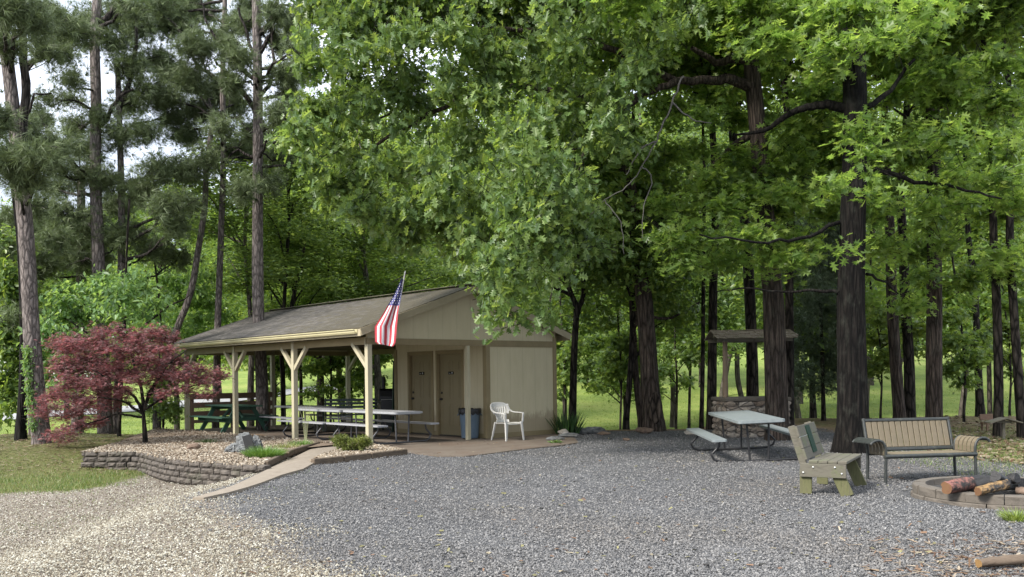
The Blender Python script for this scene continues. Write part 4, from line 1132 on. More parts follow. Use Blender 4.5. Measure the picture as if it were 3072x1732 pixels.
# small roofed stand and little bench on the right
p=G(3011,1318); st_=thing('roofed_stand','small grey roofed wooden stand beside the tree near the right edge','stand',p,radians(-5))
mb=MB(); mb.box((0,0,.20),(.05,.05,.44)); mb.build('post',grey_wood,st_)
for s in(-1,1):
    mb=MB(); mb.bar((0,0,.46),(s*.33,0,.36),.36,.025); mb.build('roof_board',grey_wood,st_)
mb=MB(); mb.box((0,-.05,.375),(.3,.03,.05)); mb.build('cross_piece',grey_wood,st_)
p=G(2968,1293); sb=thing('garden_bench','little weathered brown bench under the trees near the right edge','bench',p,radians(8))
mb=MB(); mb.box((.03,.1,.34),(.42,.03,.14)); mb.build('backrest',brown_board,sb)
mb=MB(); mb.box((.03,-.03,.20),(.42,.24,.03)); mb.build('seat',brown_board,sb)
for x in(-.14,.2):
    for y in(-.12,.08):
        mb=MB(); mb.box((x,y,.10),(.035,.035,.2)); mb.build('leg',brown_board,sb)

# white house far off behind the red maple
hp=Vector((W(150,1200,78).x-1,80,hgt(-40,80))); hs=thing('white_house','white house glimpsed beyond the road behind the red maple','house',hp,radians(12))
mb=MB(); mb.span((-4.5,0,-.3),(4.5,6,2.6)); mb.build('wall',house_white,hs)
mb=MB(); n=4; vs=[(-5,-.5,2.55),(5,-.5,2.55),(5,3,4.2),(-5,3,4.2),(5,6.5,2.55),(-5,6.5,2.55)]; mb.add(vs,[(0,1,2,3),(3,2,4,5),(0,3,5),(1,4,2),(0,5,4,1)]); mb.build('roof',M_('grey_roofing',(.2,.2,.2),(.3,.3,.3),(1,1,1),4,.9,.1,.01),hs)
for x in(-3,-.6,3):
    mb=MB(); mb.span((x-.5,-.05,.8),(x+.5,-.002,2.0)); wd=mb.build('window',house_white,hs)
    mb=MB(); mb.span((x-.42,-.06,.88),(x+.42,-.052,1.92)); mb.build('pane',glass_dark,wd)
mb=MB(); mb.span((1.0,-.05,-.2),(1.9,-.002,2.05)); mb.build('door',brown_board,hs)
# ================================================================= VEGETATION
def halfleaf(pts,fold=.28,droop=.18):
    R=[(x,y,fold*abs(x)-droop*y*y) for x,y in pts]; L=[(-x,y,z) for x,y,z in R[1:-1]]
    n=len(R); v=np.array(R+L,float)
    f1=np.array([list(range(n))]); f2=np.array([[0]+[n-1]+list(range(n+len(L)-1,n-1,-1))])
    return v,[f1,f2]
OAK=halfleaf([(0,0),(.05,.14),(.30,.20),(.10,.34),(.44,.46),(.12,.58),(.40,.78),(.14,.84),(.14,1.0),(0,.97)],.22,.22)
RED=halfleaf([(0,0),(.05,.18),(.33,.14),(.12,.34),(.50,.50),(.14,.56),(.34,.86),(.07,.80),(0,1.05)],.2,.12)
MID=halfleaf([(0,0),(.30,.28),(.13,.48),(.30,.72),(0,1)],.25,.15)
OVAL=halfleaf([(0,0),(.22,.25),(.27,.5),(.17,.78),(0,1)],.3,.25)
FAR=(np.array([(0,0,0),(.34,.42,.10),(0,1,0),(-.34,.42,.10)],float),[np.array([[0,1,2]]),np.array([[0,2,3]])])
def leafcloud(C,ntw,nl,size,droop=.35,flat=0.,pal=None,rs=1,spread=.16,shell=.45,twlen=.35,upn=1.0):
    """C: clump rows (x,y,z,rx,ry,rz); returns leaf positions, frames, scales, colours and twig segments"""
    r=np.random.default_rng(rs); C=np.asarray(C,float)
    w=(C[:,3]*C[:,4]*C[:,5])**(.72); w/=w.sum(); ci=r.choice(len(C),ntw,p=w); c=C[ci]
    u=unit(r.normal(size=(ntw,3))); rad=r.random(ntw)**shell
    # lumpy radius so the outline is uneven
    lump=1+.22*np.sin(u[:,0]*5+ci)*np.sin(u[:,2]*6+ci*1.7)
    tip=c[:,:3]+u*c[:,3:]*(rad*lump)[:,None]
    d=unit(u*c[:,3:]/c[:,3:].max(1,keepdims=True)+r.normal(size=(ntw,3))*.35+np.array([0,0,-droop*.6]))
    P=tip.repeat(nl,0)-d.repeat(nl,0)*(r.random(ntw*nl)*twlen)[:,None]+r.normal(size=(ntw*nl,3))*spread*np.array([1,1,1-flat*.7])
    dd=unit(d.repeat(nl,0)*.6+r.normal(size=(ntw*nl,3))*np.array([.7,.7,.45*(1-flat*.6)])+np.array([0,0,-droop]))
    nn=unit(np.array([0,0,upn])+r.normal(size=(ntw*nl,3))*(.75-.45*flat)+u.repeat(nl,0)*.35)
    R=frames(dd,nn); S=size*(.55+.75*r.random(ntw*nl))
    pal=np.array(pal); k=r.random(ntw*nl); tw=r.random(ntw).repeat(nl)
    t=np.clip(.55*k+.45*tw,0,.9999)*(len(pal)-1); i=t.astype(int); f=(t-i)[:,None]
    col=pal[i]*(1-f)+pal[i+1]*f
    col=col*(.82+.36*r.random((ntw*nl,1)))
    sg=(tip-d*(twlen+.25),tip)
    return P,R,S,col,sg
def stickmesh(A,B,r0):
    """thin three-sided sticks from A to B"""
    n=len(A); d=B-A; L=np.linalg.norm(d,axis=1); R=frames(d,np.tile([0.1,.2,1.],(n,1)))
    tv=np.array([(cos(a),0,sin(a)) for a in(0,2.1,4.2)]+[(cos(a)*.3,1,sin(a)*.3) for a in(0,2.1,4.2)])
    tf=[np.array([[0,1,4,3],[1,2,5,4],[2,0,3,5]])]
    S=np.stack([np.full(n,r0),L,np.full(n,r0)],1); return soup(tv,tf,A,R,S,np.zeros((n,3)))
def addcrown(parent,name,org,cloud,tmpl,mat,barkm,sticks=.5,sr=.006):
    P,R,S,col,sg=cloud; org=np.array(org)
    V,F,C=soup(tmpl[0],tmpl[1],P-org,R,S,col)
    n=int(len(sg[0])*sticks); nf=sum(len(f) for f in F)
    if n>5:
        V2,F2,C2_=stickmesh(sg[0][:n]-org,sg[1][:n]-org,sr)
        F=F+[f+len(V) for f in F2]; V=np.concatenate([V,V2]); C=np.concatenate([C,C2_])
    o=npmesh(name,V,F,C,[mat,barkm],parent)
    nt_=len(o.data.polygons); mi=np.zeros(nt_,np.int32); mi[nf:]=1; o.data.polygons.foreach_set('material_index',mi); return o
def trunk_mesh(path,radii,name,mat,parent,flare=.5,n=20,ridg=.05,seed=0,limbs=()):
    """path relative to the tree base; dense rings with ridged bark and root flare"""
    rr=random.Random(seed); path=[Vector(p) for p in path]; L=[0]
    for a,b in zip(path[:-1],path[1:]): L.append(L[-1]+(b-a).length)
    m=max(10,int(L[-1]/.22)); vs=[];fs=[]
    ph=[rr.uniform(0,6.28) for _ in range(8)]
    def at(s):
        for i in range(len(L)-1):
            if s<=L[i+1] or i==len(L)-2:
                t=(s-L[i])/max(1e-6,L[i+1]-L[i]); 
                p0=path[max(i-1,0)];p1=path[i];p2=path[i+1];p3=path[min(i+2,len(path)-1)]
                q=.5*((2*p1)+(p2-p0)*t+(2*p0-5*p1+4*p2-p3)*t*t+(3*p1-p0-3*p2+p3)*t**3)
                if i==0 or i==len(L)-2: q=p1.lerp(p2,t)*.5+q*.5
                return q,radii[i]*(1-t)+radii[i+1]*t
    for i in range(m+1):
        s=L[-1]*(i/m)**1.15; p,r=at(s)
        fl=flare*exp(-max(0,s)/(.28+.25*max(0,flare-.4)))
        for k in range(n):
            a=2*pi*k/n
            q=1+ridg*sin(a*5+ph[0]+s*.8)+ridg*.7*sin(a*9+ph[1]-s*.6)+ridg*.6*rr.uniform(-1,1)+fl*(.75+.5*sin(a*4+ph[2])*.8)
            vs.append((p.x+cos(a)*r*q,p.y+sin(a)*r*q,p.z))
    for i in range(m):
        for k in range(n): fs.append((i*n+k,i*n+(k+1)%n,(i+1)*n+(k+1)%n,(i+1)*n+k))
    mb=MB(); mb.add(vs,fs,0,True)
    for (pts,r0,r1) in limbs:
        pts=[Vector(p) for p in pts]; Q=[]; k=len(pts)
        # wiggle the limb
        for a,b in zip(pts[:-1],pts[1:]):
            for j in range(4):
                w=(b-a).length*.035; Q.append(a.lerp(b,j/4)+Vector((rr.uniform(-w,w),rr.uniform(-w,w),rr.uniform(-w,w))) if j else a.copy())
        Q.append(pts[-1]); nq=len(Q); mb.tube(Q,[r0+(r1-r0)*i/(nq-1) for i in range(nq)],7,caps=False)
    return mb.build(name,mat,parent)
def trunk_at(path,radii,z):
    for i in range(len(path)-1):
        if z<=path[i+1][2] or i==len(path)-2:
            t=(z-path[i][2])/max(1e-6,path[i+1][2]-path[i][2]); t=min(1,max(0,t)); return Vector(path[i]).lerp(Vector(path[i+1]),t),radii[i]*(1-t)+radii[i+1]*t
G1=[(0.063,0.106,0.040),(0.109,0.185,0.063),(0.172,0.252,0.078),(0.265,0.353,0.132)]       # oak greens; last tone is a pale highlight put into the colour
G2=[(0.076,0.134,0.044),(0.134,0.215,0.059),(0.198,0.282,0.071),(0.267,0.336,0.090)]       # yellower, right side
G3=[(0.073,0.130,0.045),(0.116,0.197,0.061),(0.175,0.267,0.073),(0.277,0.365,0.098)]       # background
GP=[(0.085,0.117,0.055),(0.124,0.164,0.073),(0.169,0.217,0.092)]                       # pine
GL=[(0.106,0.197,0.079),(0.177,0.300,0.119),(0.282,0.416,0.184)]                            # dogwood-like
GM=[(.085,.085,.045),(.13,.08,.075),(.21,.10,.105),(.30,.135,.14),(.36,.14,.12)]               # red maple
GC=[(0.075,0.112,0.067),(0.112,0.160,0.088),(0.160,0.206,0.115)]                           # cedar
def dpath(px_list,Y,base,top_z,w0,w1,rnd):
    """trunk path through photograph pixels (display units) at distance Y, continued upward to top_z"""
    pts=[Vector((0,0,-.15)),Vector((0,0,.25))]; rad=[w0,w0]
    n=len(px_list)
    for i,(x,y) in enumerate(px_list):
        p=D(x,y,Y)-base; pts.append(p); rad.append(w0+(w1-w0)*(i+1)/n)
    d=(pts[-1]-pts[-2]).normalized() if n>0 else Vector((0,0,1))
    z=pts[-1].z
    while z<top_z:
        st=1.6; q=pts[-1]+Vector((d.x*.7+rnd.uniform(-.12,.12),d.y+rnd.uniform(-.1,.1),1)).normalized()*st; pts.append(q); rad.append(max(.03,rad[-1]*.84)); z=q.z
    return pts,rad
# ---- shared crown prototypes (their data are reused by the copies) ----
def proto_crown(seed,nleaf,H,Rr,size,pal,low=0.0,flat=.2,tmpl=FAR,nl=9,nclump=24,droop=.3,openness=1.0):
    r=random.Random(seed); C=[]
    for k in range(nclump):
        t=(k+.5)/nclump; z=low+(H-low)*t; prof=sin(pi*min(1,.18+.82*t)**.8)**.6; a=k*2.4+r.uniform(-.5,.5); rd=Rr*prof*r.uniform(.35,.95)
        s=Rr*r.uniform(.26,.42)*openness; C.append((rd*cos(a),rd*sin(a),z,s*1.25,s*1.25,s*.62))
    cl=leafcloud(C,nleaf//nl,nl,size,droop,flat,pal,seed,spread=.26,shell=.5,twlen=.5)
    V,F,Cc=soup(tmpl[0],tmpl[1],cl[0],cl[1],cl[2],cl[3])
    return (V,F,Cc,C)
PROTO={}
def crown_data(key):
    if key in PROTO: return PROTO[key]
    if key=='tallA': d=proto_crown(5,34000,11,4.3,.20,G3,1.0,nclump=30)
    if key=='tallB': d=proto_crown(9,34000,10,4.0,.20,G2,.5,nclump=30,flat=.5)
    if key=='tallC': d=proto_crown(14,32000,12,3.8,.20,G1,0,nclump=30)
    if key=='bush': d=proto_crown(21,30000,9,4.6,.24,G3,.3,nclump=34,flat=.3)
    if key=='bushB': d=proto_crown(27,30000,8,4.8,.24,G2,.2,nclump=34,flat=.4)
    if key=='small': d=proto_crown(33,9000,3.2,1.9,.15,G3,.0,nclump=14,flat=.5)
    V,F,Cc,C=d
    o=npmesh('crown',V,F,Cc,leafM); bpy.data.objects.remove(o)   # keep only its mesh
    PROTO[key]=(bpy.data.meshes['crown'] if False else o_mesh_last(),C); return PROTO[key]
def o_mesh_last():
    return bpy.data.meshes[[m.name for m in bpy.data.meshes if m.name.startswith('crown')][-1]]
def crown_data(key,_d={}):
    if key in _d: return _d[key]
    spec={'tallA':(5,16000,11,4.3,.21,G3,1.0,.2,30),'tallB':(9,16000,10,4.0,.21,G2,.5,.5,30),'tallC':(14,16000,12,3.8,.21,G1,0,.2,30),
          'bush':(21,30000,9,4.6,.24,G3,.3,.3,34),'bushB':(27,30000,8,4.8,.24,G2,.2,.4,34),'small':(33,9000,3.2,1.9,.15,G3,0,.5,14)}[key]
    V,F,Cc,C=proto_crown(spec[0],spec[1],spec[2],spec[3],spec[4],spec[5],spec[6],spec[7],nclump=spec[8])
    o=npmesh('crown_'+key,V,F,Cc,leafM); me=o.data; bpy.data.objects.remove(o); _d[key]=(me,C); return _d[key]
def put_crown(t,key,at,sc,rz,szz=1.0):
    me,C=crown_data(key); o=bpy.data.objects.new('crown',me); COL.objects.link(o); o.parent=t; o.location=at; o.scale=(sc,sc,sc*szz); o.rotation_euler=(0,0,rz); 
    R=Matrix.Rotation(rz,3,'Z'); return [R@Vector((c[0]*sc,c[1]*sc,c[2]*sc*szz))+Vector(at) for c in C]
def limbs_to(path,rad,targets,rnd,every=3,fr=.35,zmin=1.5):
    L=[]
    for i,c in enumerate(targets):
        if i%every: continue
        z=max(zmin,c.z-rnd.uniform(.8,2.2)); 
        z=min(z,path[-1][2]-.2)
        p,r=trunk_at(path,rad,z); mid=p.lerp(c,.5)+Vector((0,0,rnd.uniform(-.1,.35)))
        L.append(([p,mid,c],min(r*.6,.02+fr*.25*(c-p).length*.09+.02),.012))
    return L
def tree(name,label,base_px,pts,w_px,Y=None,w1=.62,crown='tallA',cz=4.5,csc=1.0,cat='tree',group=None,bark=None,top=15,flare=.35,seed=1,n=16,czs=1.0,extra=None,every=3):
    """base_px and pts in display pixels of the photograph; w_px trunk width there"""
    b=GD(*base_px); 
    if Y: b=D(base_px[0],base_px[1],Y); b.z=hgt(b.x,b.y)
    t=thing(name,label,cat,b,0,group); rnd=random.Random(seed); w0=w_px*.94*1.19255/FPX*b.y/2
    path,rad=dpath(pts,b.y,b,top,w0,w0*w1,rnd)
    tg=[]
    if crown:
        tp,_=trunk_at(path,rad,cz); rz=rnd.uniform(0,6.28)
        tg=put_crown(t,crown,(tp.x,tp.y,cz),csc,rz,czs)
    lm=limbs_to(path,rad,tg,rnd,every)
    if extra:
        for (pp,r0,r1,dy) in extra:
            lm.append(([D(x,y,b.y+dy*i/max(1,len(pp)-1))-b for i,(x,y) in enumerate(pp)],r0,r1))
    trunk_mesh(path,rad,'trunk',bark or bark_far,t,flare,n,.045,seed,lm)
    return t,path,rad,b
def addclouds(t,b,name,C,ntw,nl,size,tmpl,pal,seed,droop=.35,flat=0,mat=None,bark=None,spread=.16,shell=.45,twlen=.35,sticks=.5,sr=.006,upn=1.0):
    cl=leafcloud(C,ntw,nl,size,droop,flat,pal,seed,spread,shell,twlen,upn)
    return addcrown(t,name,b,cl,tmpl,mat or leafM,bark or bark_oak,sticks,sr)
def pxclumps(L,depth_of,ry_f=.9,flat=1.0):
    """rows (x,y,r[,Y]) in display pixels -> clump rows in the place"""
    C=[]
    for i,c in enumerate(L):
        x,y,r=c[:3]; Y=c[3] if len(c)>3 else depth_of(i,x,y); p=D(x,y,Y); rm=r*1.19255/FPX*Y; C.append((p.x,p.y,p.z,rm,rm*ry_f,rm*flat))
    return C

# ---------------- the big oak with the limb reaching over the pavilion ----------------
t8,path8,rad8,b8=tree('oak_tree','large oak with rough brown bark standing right behind the stone well',(1955,1106),[(1949,900),(1945,760),(1935,640),(1916,430),(1895,210),(1870,0)],60,Y=20.7,w1=.62,crown='small',cz=13,csc=2.0,bark=bark_oak2,top=15,flare=.45,seed=8,n=40,
  extra=[([(1900,225),(1840,200),(1780,202),(1700,205),(1620,235),(1560,262)],.13,.05,-1.5),([(1560,262),(1420,230),(1300,215),(1150,250),(1000,330),(940,370)],.08,.03,-2.0),([(1700,205),(1560,130),(1400,80),(1240,70),(1080,95)],.09,.025,-2),
         ([(1880,150),(1840,150),(1800,160),(1740,120)],.12,.05,-1.0),([(1905,330),(1840,370),(1790,420)],.10,.04,.5),([(1620,235),(1500,330),(1380,440),(1310,560),(1250,690),(1225,800)],.06,.012,-3.0),([(1500,330),(1440,460),(1400,600),(1390,720),(1380,780)],.04,.01,-3.0),
         ([(1150,250),(1050,240),(950,300),(850,330),(780,330)],.035,.012,-1.0)])
rl_=random.Random(5)
L=[]
left={-120:760,-20:770,80:770,180:760,280:735,380:745,470:790,560:900,640:1100}
for y in left:
    x=left[y]+40
    lim=1730 if y<120 else (1640 if y<420 else 1500)
    if y==640: lim=1480
    while x<lim:
        if not(1600<x and 150<y<260 and rl_.random()<.5):
            L.append((x+rl_.uniform(-25,25),y+rl_.uniform(-30,30),rl_.uniform(58,88),17.4+rl_.uniform(-1,1.5)+ (1450-x)*.0022))
        x+=rl_.uniform(95,125)
L+=[(x,y,80,20.5) for x in range(820,1500,75) for y in(-70,-15,40)]
L+=[(1215,690,45,16.6),(1190,640,40,16.8),(1250,640,60,16.4),(1240,745,50,16.5),(1260,800,42,16.4),(1245,838,26,16.3),(1230,785,30,16.5),(1290,690,40,16.3),(1340,620,55,16.3),(1310,560,60,16.3),(1365,750,30,16.2),(1375,690,40,16.3),(1425,680,32,16.6),(1390,520,60,16.4),(1290,480,60,16.5),(1180,575,40,16.9),(1420,430,60,16.4),(1340,380,60,16.5),(1310,800,24,16.3),(1385,795,24,16.2),(1235,725,40,16.5),(1215,760,24,16.5)]
L3=[]
for (x,y,r_,Y_) in L:
    if r_<46: L3.append((x,y,r_,Y_)); continue
    for q in range(4): L3.append((x+rl_.uniform(-.75,.75)*r_,y+rl_.uniform(-.75,.75)*r_,r_*rl_.uniform(.42,.62),Y_+rl_.uniform(-1.1,1.1)))
C=pxclumps(L3,None,.9,.62)
OA=addclouds(t8,b8,'crown',C,5000,9,.172,OAK,G1,81,droop=.55,flat=0,bark=bark_oak,spread=.13,twlen=.32,sticks=.6,sr=.007)
# the pale bare branch hanging in front
mb=MB()
for pp,r0,r1 in (([(1720,190),(1690,260),(1660,330),(1650,355),(1615,420),(1575,470),(1520,505),(1470,560)],.020,.005),([(1650,355),(1610,380),(1575,440)],.02,.006),([(1615,420),(1640,450),(1620,520),(1615,600)],.015,.005),([(1520,505),(1560,560),(1570,640)],.012,.005),([(1690,260),(1740,300),(1790,310)],.02,.006)):
    P=[D(x,y,16.9)-b8 for x,y in pp]; Q=[]
    for i in range(len(P)-1):
        p0=P[max(i-1,0)];p1=P[i];p2=P[i+1];p3=P[min(i+2,len(P)-1)]
        for j in range(5): t=j/5; Q.append(.5*((2*p1)+(p2-p0)*t+(2*p0-5*p1+4*p2-p3)*t*t+(3*p1-p0-3*p2+p3)*t**3)+Vector([rl_.uniform(-.018,.018) for _ in range(3)]))
    Q.append(P[-1]); mb.tube(Q,[r0+(r1-r0)*i/(len(Q)-1) for i in range(len(Q))],6)
mb.build('bare_branch',twig_pale,t8)

# ---------------- the dark trunk between the benches and the right hand leaves ----------------
t10,path10,rad10,b10=tree('oak_tree','thick black barked oak with flared roots behind the wooden board bench',(2146,1128),[(2143,900),(2142,720),(2147,520),(2150,300),(2145,0)],76,Y=17.2,w1=.74,crown='small',cz=13,csc=1.8,bark=bark_oak,top=15,flare=.85,seed=10,n=48,
  extra=[([(2130,275),(2080,262),(2030,270),(1990,285)],.10,.06,.6),([(1990,285),(1920,330),(1850,340)],.06,.02,.6),([(2180,270),(2240,230),(2300,150)],.06,.03,1.0),([(2180,690),(2230,710),(2260,740)],.03,.012,1),([(2110,735),(2040,730),(1980,735),(1880,725),(1800,735)],.035,.01,.8),
         ([(2110,560),(2010,600),(1900,610),(1760,590)],.04,.012,-2.5),([(2185,420),(2300,460),(2400,470),(2520,500)],.05,.015,-1.5)])
L=[]
def flatrow(y,x0,x1,dx,r,Y0,Y1):
    x=x0
    while x<x1:
        L.append((x+rl_.uniform(-30,30),y+rl_.uniform(-18,18),r*rl_.uniform(.8,1.2),rl_.uniform(Y0,Y1))); x+=dx*rl_.uniform(.8,1.2)
flatrow(-60,1500,2620,95,95,15,21); flatrow(20,1560,2620,90,80,15,20); flatrow(90,1650,2620,105,78,16,22); flatrow(165,1950,2620,105,70,17,23)
flatrow(250,2040,2620,110,70,18,23); flatrow(330,1960,2620,110,65,18,23); flatrow(400,2000,2620,110,62,18,23); flatrow(470,1900,2620,120,60,18,23)
flatrow(540,1720,2620,115,58,18,23); flatrow(600,1680,2100,85,58,17.6,20); flatrow(650,1700,2060,90,45,17.6,20); flatrow(620,2200,2620,110,58,18,23); flatrow(690,2220,2620,120,50,19,24)
flatrow(260,1700,1900,100,60,21.5,24); flatrow(310,1680,2080,95,50,19,24); flatrow(375,1660,2080,95,50,19,24); flatrow(440,1660,2080,95,50,18.5,23); flatrow(500,1660,2080,95,50,18.5,22); flatrow(350,2180,2620,110,55,15.5,18); flatrow(520,2200,2620,120,50,15.8,18); flatrow(760,2200,2620,120,42,20,25); flatrow(430,2380,2620,110,50,15.5,17)
L+=[(2100,120,60,15.5),(2230,90,65,14.8),(2180,390,42,15.6),(2100,470,40,15.4),(2190,480,35,15.3),(2140,640,26,15.8),(1930,700,26,18.6),(2340,30,70,14)]
C=pxclumps(L,None,1.1,.34)
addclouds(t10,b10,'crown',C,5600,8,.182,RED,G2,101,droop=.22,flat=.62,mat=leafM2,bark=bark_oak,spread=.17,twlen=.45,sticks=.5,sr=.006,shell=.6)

# ---------------- scarred oak ----------------
tree('oak_tree','stout oak with a pale scar at its foot at the gravel edge',(1645,1086),[(1636,980),(1628,860),(1618,740),(1602,600),(1572,400),(1552,200),(1540,0)],52,Y=24.3,w1=.6,crown='small',cz=9.4,csc=1.45,bark=bark_oak2,top=16,flare=.55,seed=2,n=36,
  extra=[([(1575,400),(1530,330),(1470,270)],.12,.04,1),([(1600,600),(1660,560),(1720,480)],.07,.03,1.5),([(1625,800),(1690,800),(1760,760)],.05,.02,2)])
sc=bpy.data.objects[[o.name for o in bpy.data.objects if o.name.startswith('oak_tree')][-1]]
mb=MB(); R0=52*1.19255/FPX*24.3/2; vs=[];fs=[]; nu,nv=14,16
for i in range(nv+1):
    t=i/nv; z=.20+.86*t; hw=.62*sin(pi*t)**.7+.01
    for k in range(nu+1):
        s=k/nu*2-1; an=-pi/2+s*hw; lip=.05*exp(-((abs(s)-.62)/.25)**2)-.05*exp(-(s/.22)**2)
        r_=R0*1.09+.17*exp(-z/.42)+(lip+.02)*sin(pi*t)-.03*(abs(s)**4); vs.append((r_*cos(an),r_*sin(an),z))
for i in range(nv):
    for k in range(nu): q=i*(nu+1)+k; fs.append((q,q+1,q+nu+2,q+nu+1))
mb.add(vs,fs,0,True)
mb.build('bark_scar',bark_mat('healed_bark',(.03,.024,.019),(.075,.058,.045),(.12,.098,.078),(10,10,3)),sc)
# ---------------- slimmer trees on the right ----------------
TR='thin dark trees growing beyond the gravel'
tree('oak_tree','slender dark tree forking above the right corner of the pavilion',(1440,1080),[(1442,960),(1446,850),(1450,775),(1435,735),(1420,690),(1400,640)],21,Y=24.6,w1=.5,crown='small',cz=4.6,csc=1.5,top=6.5,seed=3,bark=bark_far,extra=[([(1452,790),(1466,750),(1468,700),(1455,640),(1475,600)],.08,.03,.4),([(1440,745),(1420,735),(1395,725)],.06,.03,-.5)])
tree('young_tree','thin black stemmed tree left of the scarred oak',(1575,1082),[(1582,980),(1589,880),(1597,700),(1600,560)],17,Y=25.5,w1=.7,crown='small',cz=3.0,csc=1.1,top=8,seed=4)
tree('young_tree','leaning brown stem touching the scarred oak on its left',(1614,1080),[(1606,1000),(1596,900),(1590,760),(1588,600)],20,Y=25.6,w1=.7,crown='small',cz=4.2,csc=1.2,top=8,seed=5,bark=bark_oak2)
tree('young_tree','little thin tree alone on the lawn left of the stone well',(1733,1042),[(1737,900),(1741,760)],8,Y=41,w1=.7,crown='small',cz=3.2,csc=1.35,top=7,seed=6)
tree('young_tree','straight thin black trunk left of the well post',(1765,1092),[(1768,900),(1770,650),(1772,450)],12,Y=25.2,w1=.7,crown='small',cz=9.4,csc=1.45,top=10,seed=7)
tree('oak_tree','dark straight trunk directly behind the left post of the well',(1790,1098),[(1792,900),(1795,700),(1800,480),(1790,300)],27,Y=24.8,w1=.6,crown='small',cz=9.4,csc=1.45,top=13,seed=11)
tree('oak_tree','dark trunk seen through the well under its little roof',(1893,1082),[(1892,900),(1884,700),(1868,500),(1852,420),(1840,300)],33,Y=26.5,w1=.6,crown='small',cz=9.4,csc=1.45,top=14,seed=12)
tree('oak_tree','straight dark trunk close behind the large brown oak on its right',(1986,1098),[(1986,900),(1986,700),(1990,500),(1984,330)],25,Y=22.6,w1=.7,crown='small',cz=9.4,csc=1.45,top=13,seed=13,extra=[([(1990,540),(2010,440),(2030,350)],.06,.02,.5)])
tree('young_tree','thin grey trunk on the lawn left of the thick black oak',(2046,1062),[(2043,960),(2040,840)],18,Y=31,w1=.7,crown='small',cz=2.2,csc=1.5,top=7,seed=14)
tree('oak_tree','mossy dark trunk rising behind the middle of the metal bench',(2350,1070),[(2350,900),(2350,700),(2348,400),(2342,0)],43,Y=22.5,w1=.72,crown='small',cz=9.4,csc=1.45,bark=bark_oak2,top=16,seed=15,n=28,extra=[([(2365,265),(2450,262),(2520,268),(2600,262)],.09,.05,1),([(2360,380),(2290,300),(2200,240)],.05,.02,1)])
tree('oak_tree','smooth grey brown leaning trunk behind the left end of the metal bench',(2263,1062),[(2252,900),(2244,760),(2240,600)],32,Y=25,w1=.8,crown='small',cz=9.4,csc=1.45,top=13,seed=16,bark=bark_oak2)
tree('oak_tree','darker trunk just right of the leaning grey brown one',(2289,1061),[(2286,900),(2278,760),(2272,600)],29,Y=25.6,w1=.8,crown='small',cz=9.4,csc=1.45,top=13,seed=17)
tree('oak_tree','flared dark trunk on the lawn left of the roofed stand',(2466,1043),[(2462,960),(2458,860),(2452,720)],21,Y=29,w1=.75,crown='small',cz=9.4,csc=1.45,top=12,seed=18,flare=.6)
tree('oak_tree','dark trunk directly behind the little roofed stand',(2511,1104),[(2512,950),(2508,780),(2500,600)],25,Y=20.9,w1=.8,crown='small',cz=9.4,csc=1.45,top=12,seed=19)
tree('oak_tree','dark trunk cut by the right edge of the photo',(2571,1108),[(2562,950),(2552,800),(2540,600)],25,Y=20.6,w1=.8,crown='small',cz=9.4,csc=1.45,top=12,seed=20)
tree('young_tree','small distant tree on the sunny lawn beside the flared dark trunk',(2490,1010),[(2488,930),(2486,860)],13,Y=44,w1=.8,crown='small',cz=4.2,csc=1.7,top=9,seed=21)
tree('young_tree','small leafy tree right of the pavilion wall on the lawn',(1762,950),[(1762,930),(1760,900)],9,Y=60,w1=.8,crown='small',cz=2.4,csc=1.6,top=8,seed=22)
tree('young_tree','short leafy tree on the slope seen past the pavilion corner',(1420,1050),[(1421,990),(1422,930)],12,Y=34,w1=.8,crown='small',cz=2.2,csc=1.25,top=6,seed=23)
tree('young_tree','little tree on the dim slope right of the forked tree',(1478,955),[(1478,930),(1478,900)],8,Y=62,w1=.8,crown='small',cz=2.0,csc=1.7,top=7,seed=24)
tree('young_tree','low leafed young tree between the forked tree and the thin black stem',(1573,1035),[(1570,980),(1566,930)],8,Y=33,w1=.8,crown='small',cz=1.7,csc=.75,top=5,seed=25)
def understory(label,base,Y,w,CL,seed,pal=G3,size=.17,n=260,flat=.6):
    t,p_,r_,b_=tree('young_tree',label,base,[(base[0]+3,base[1]-90),(base[0]-2,base[1]-190)],w,Y=Y,crown=None,top=5.5,seed=seed)
    mb=MB(); C=pxclumps([(x,y,r,Y+rl_.uniform(-.8,.8)) for x,y,r in CL],None,1.2,.42)
    for q in C:
        e=Vector(q[:3])-b_; s,_=trunk_at(p_,r_,max(.8,e.z-.5)); mb.tube([s,s.lerp(e,.5)+Vector((0,0,.08)),e],[.022,.014,.006],5,caps=False)
    mb.build('branches',bark_far,t)
    addclouds(t,b_,'crown',C,n,8,size,RED,pal,seed,droop=.25,flat=flat,bark=bark_far,spread=.15,twlen=.35,sticks=.4,sr=.006)
understory('leafy sapling spreading behind the right end of the metal bench',(2425,1050),27,7,[(2400,860,40),(2440,900,40),(2390,930,30),(2430,960,26),(2350,880,30),(2460,850,40),(2400,800,40)],201,G3)
understory('leafy sapling left of the stone well with layered sprays',(1700,1050),31,7,[(1690,880,45),(1740,900,40),(1660,930,40),(1640,980,30),(1720,960,26),(1760,860,40),(1700,820,40)],202,G3)
understory('sapling with drooping sprays right of the thick black oak',(2215,1050),26.5,6,[(2210,850,40),(2230,900,34),(2200,930,28),(2290,880,34),(2310,830,36),(2230,800,40)],203,G2)
understory('low branched sapling in front of the sunny slope left of the scarred oak',(1560,1050),28,6,[(1520,960,26),(1550,935,34),(1590,925,26),(1540,900,34),(1500,975,18),(1570,860,40),(1610,880,30)],204,G3,.17,300)
understory('broad leafy sapling just right of the pavilion corner',(1418,1060),29,7,[(1412,860,30),(1424,900,30),(1414,950,26),(1440,880,24),(1500,860,40),(1530,810,40),(1475,820,34),(1410,990,18)],205,G3,.17,320)
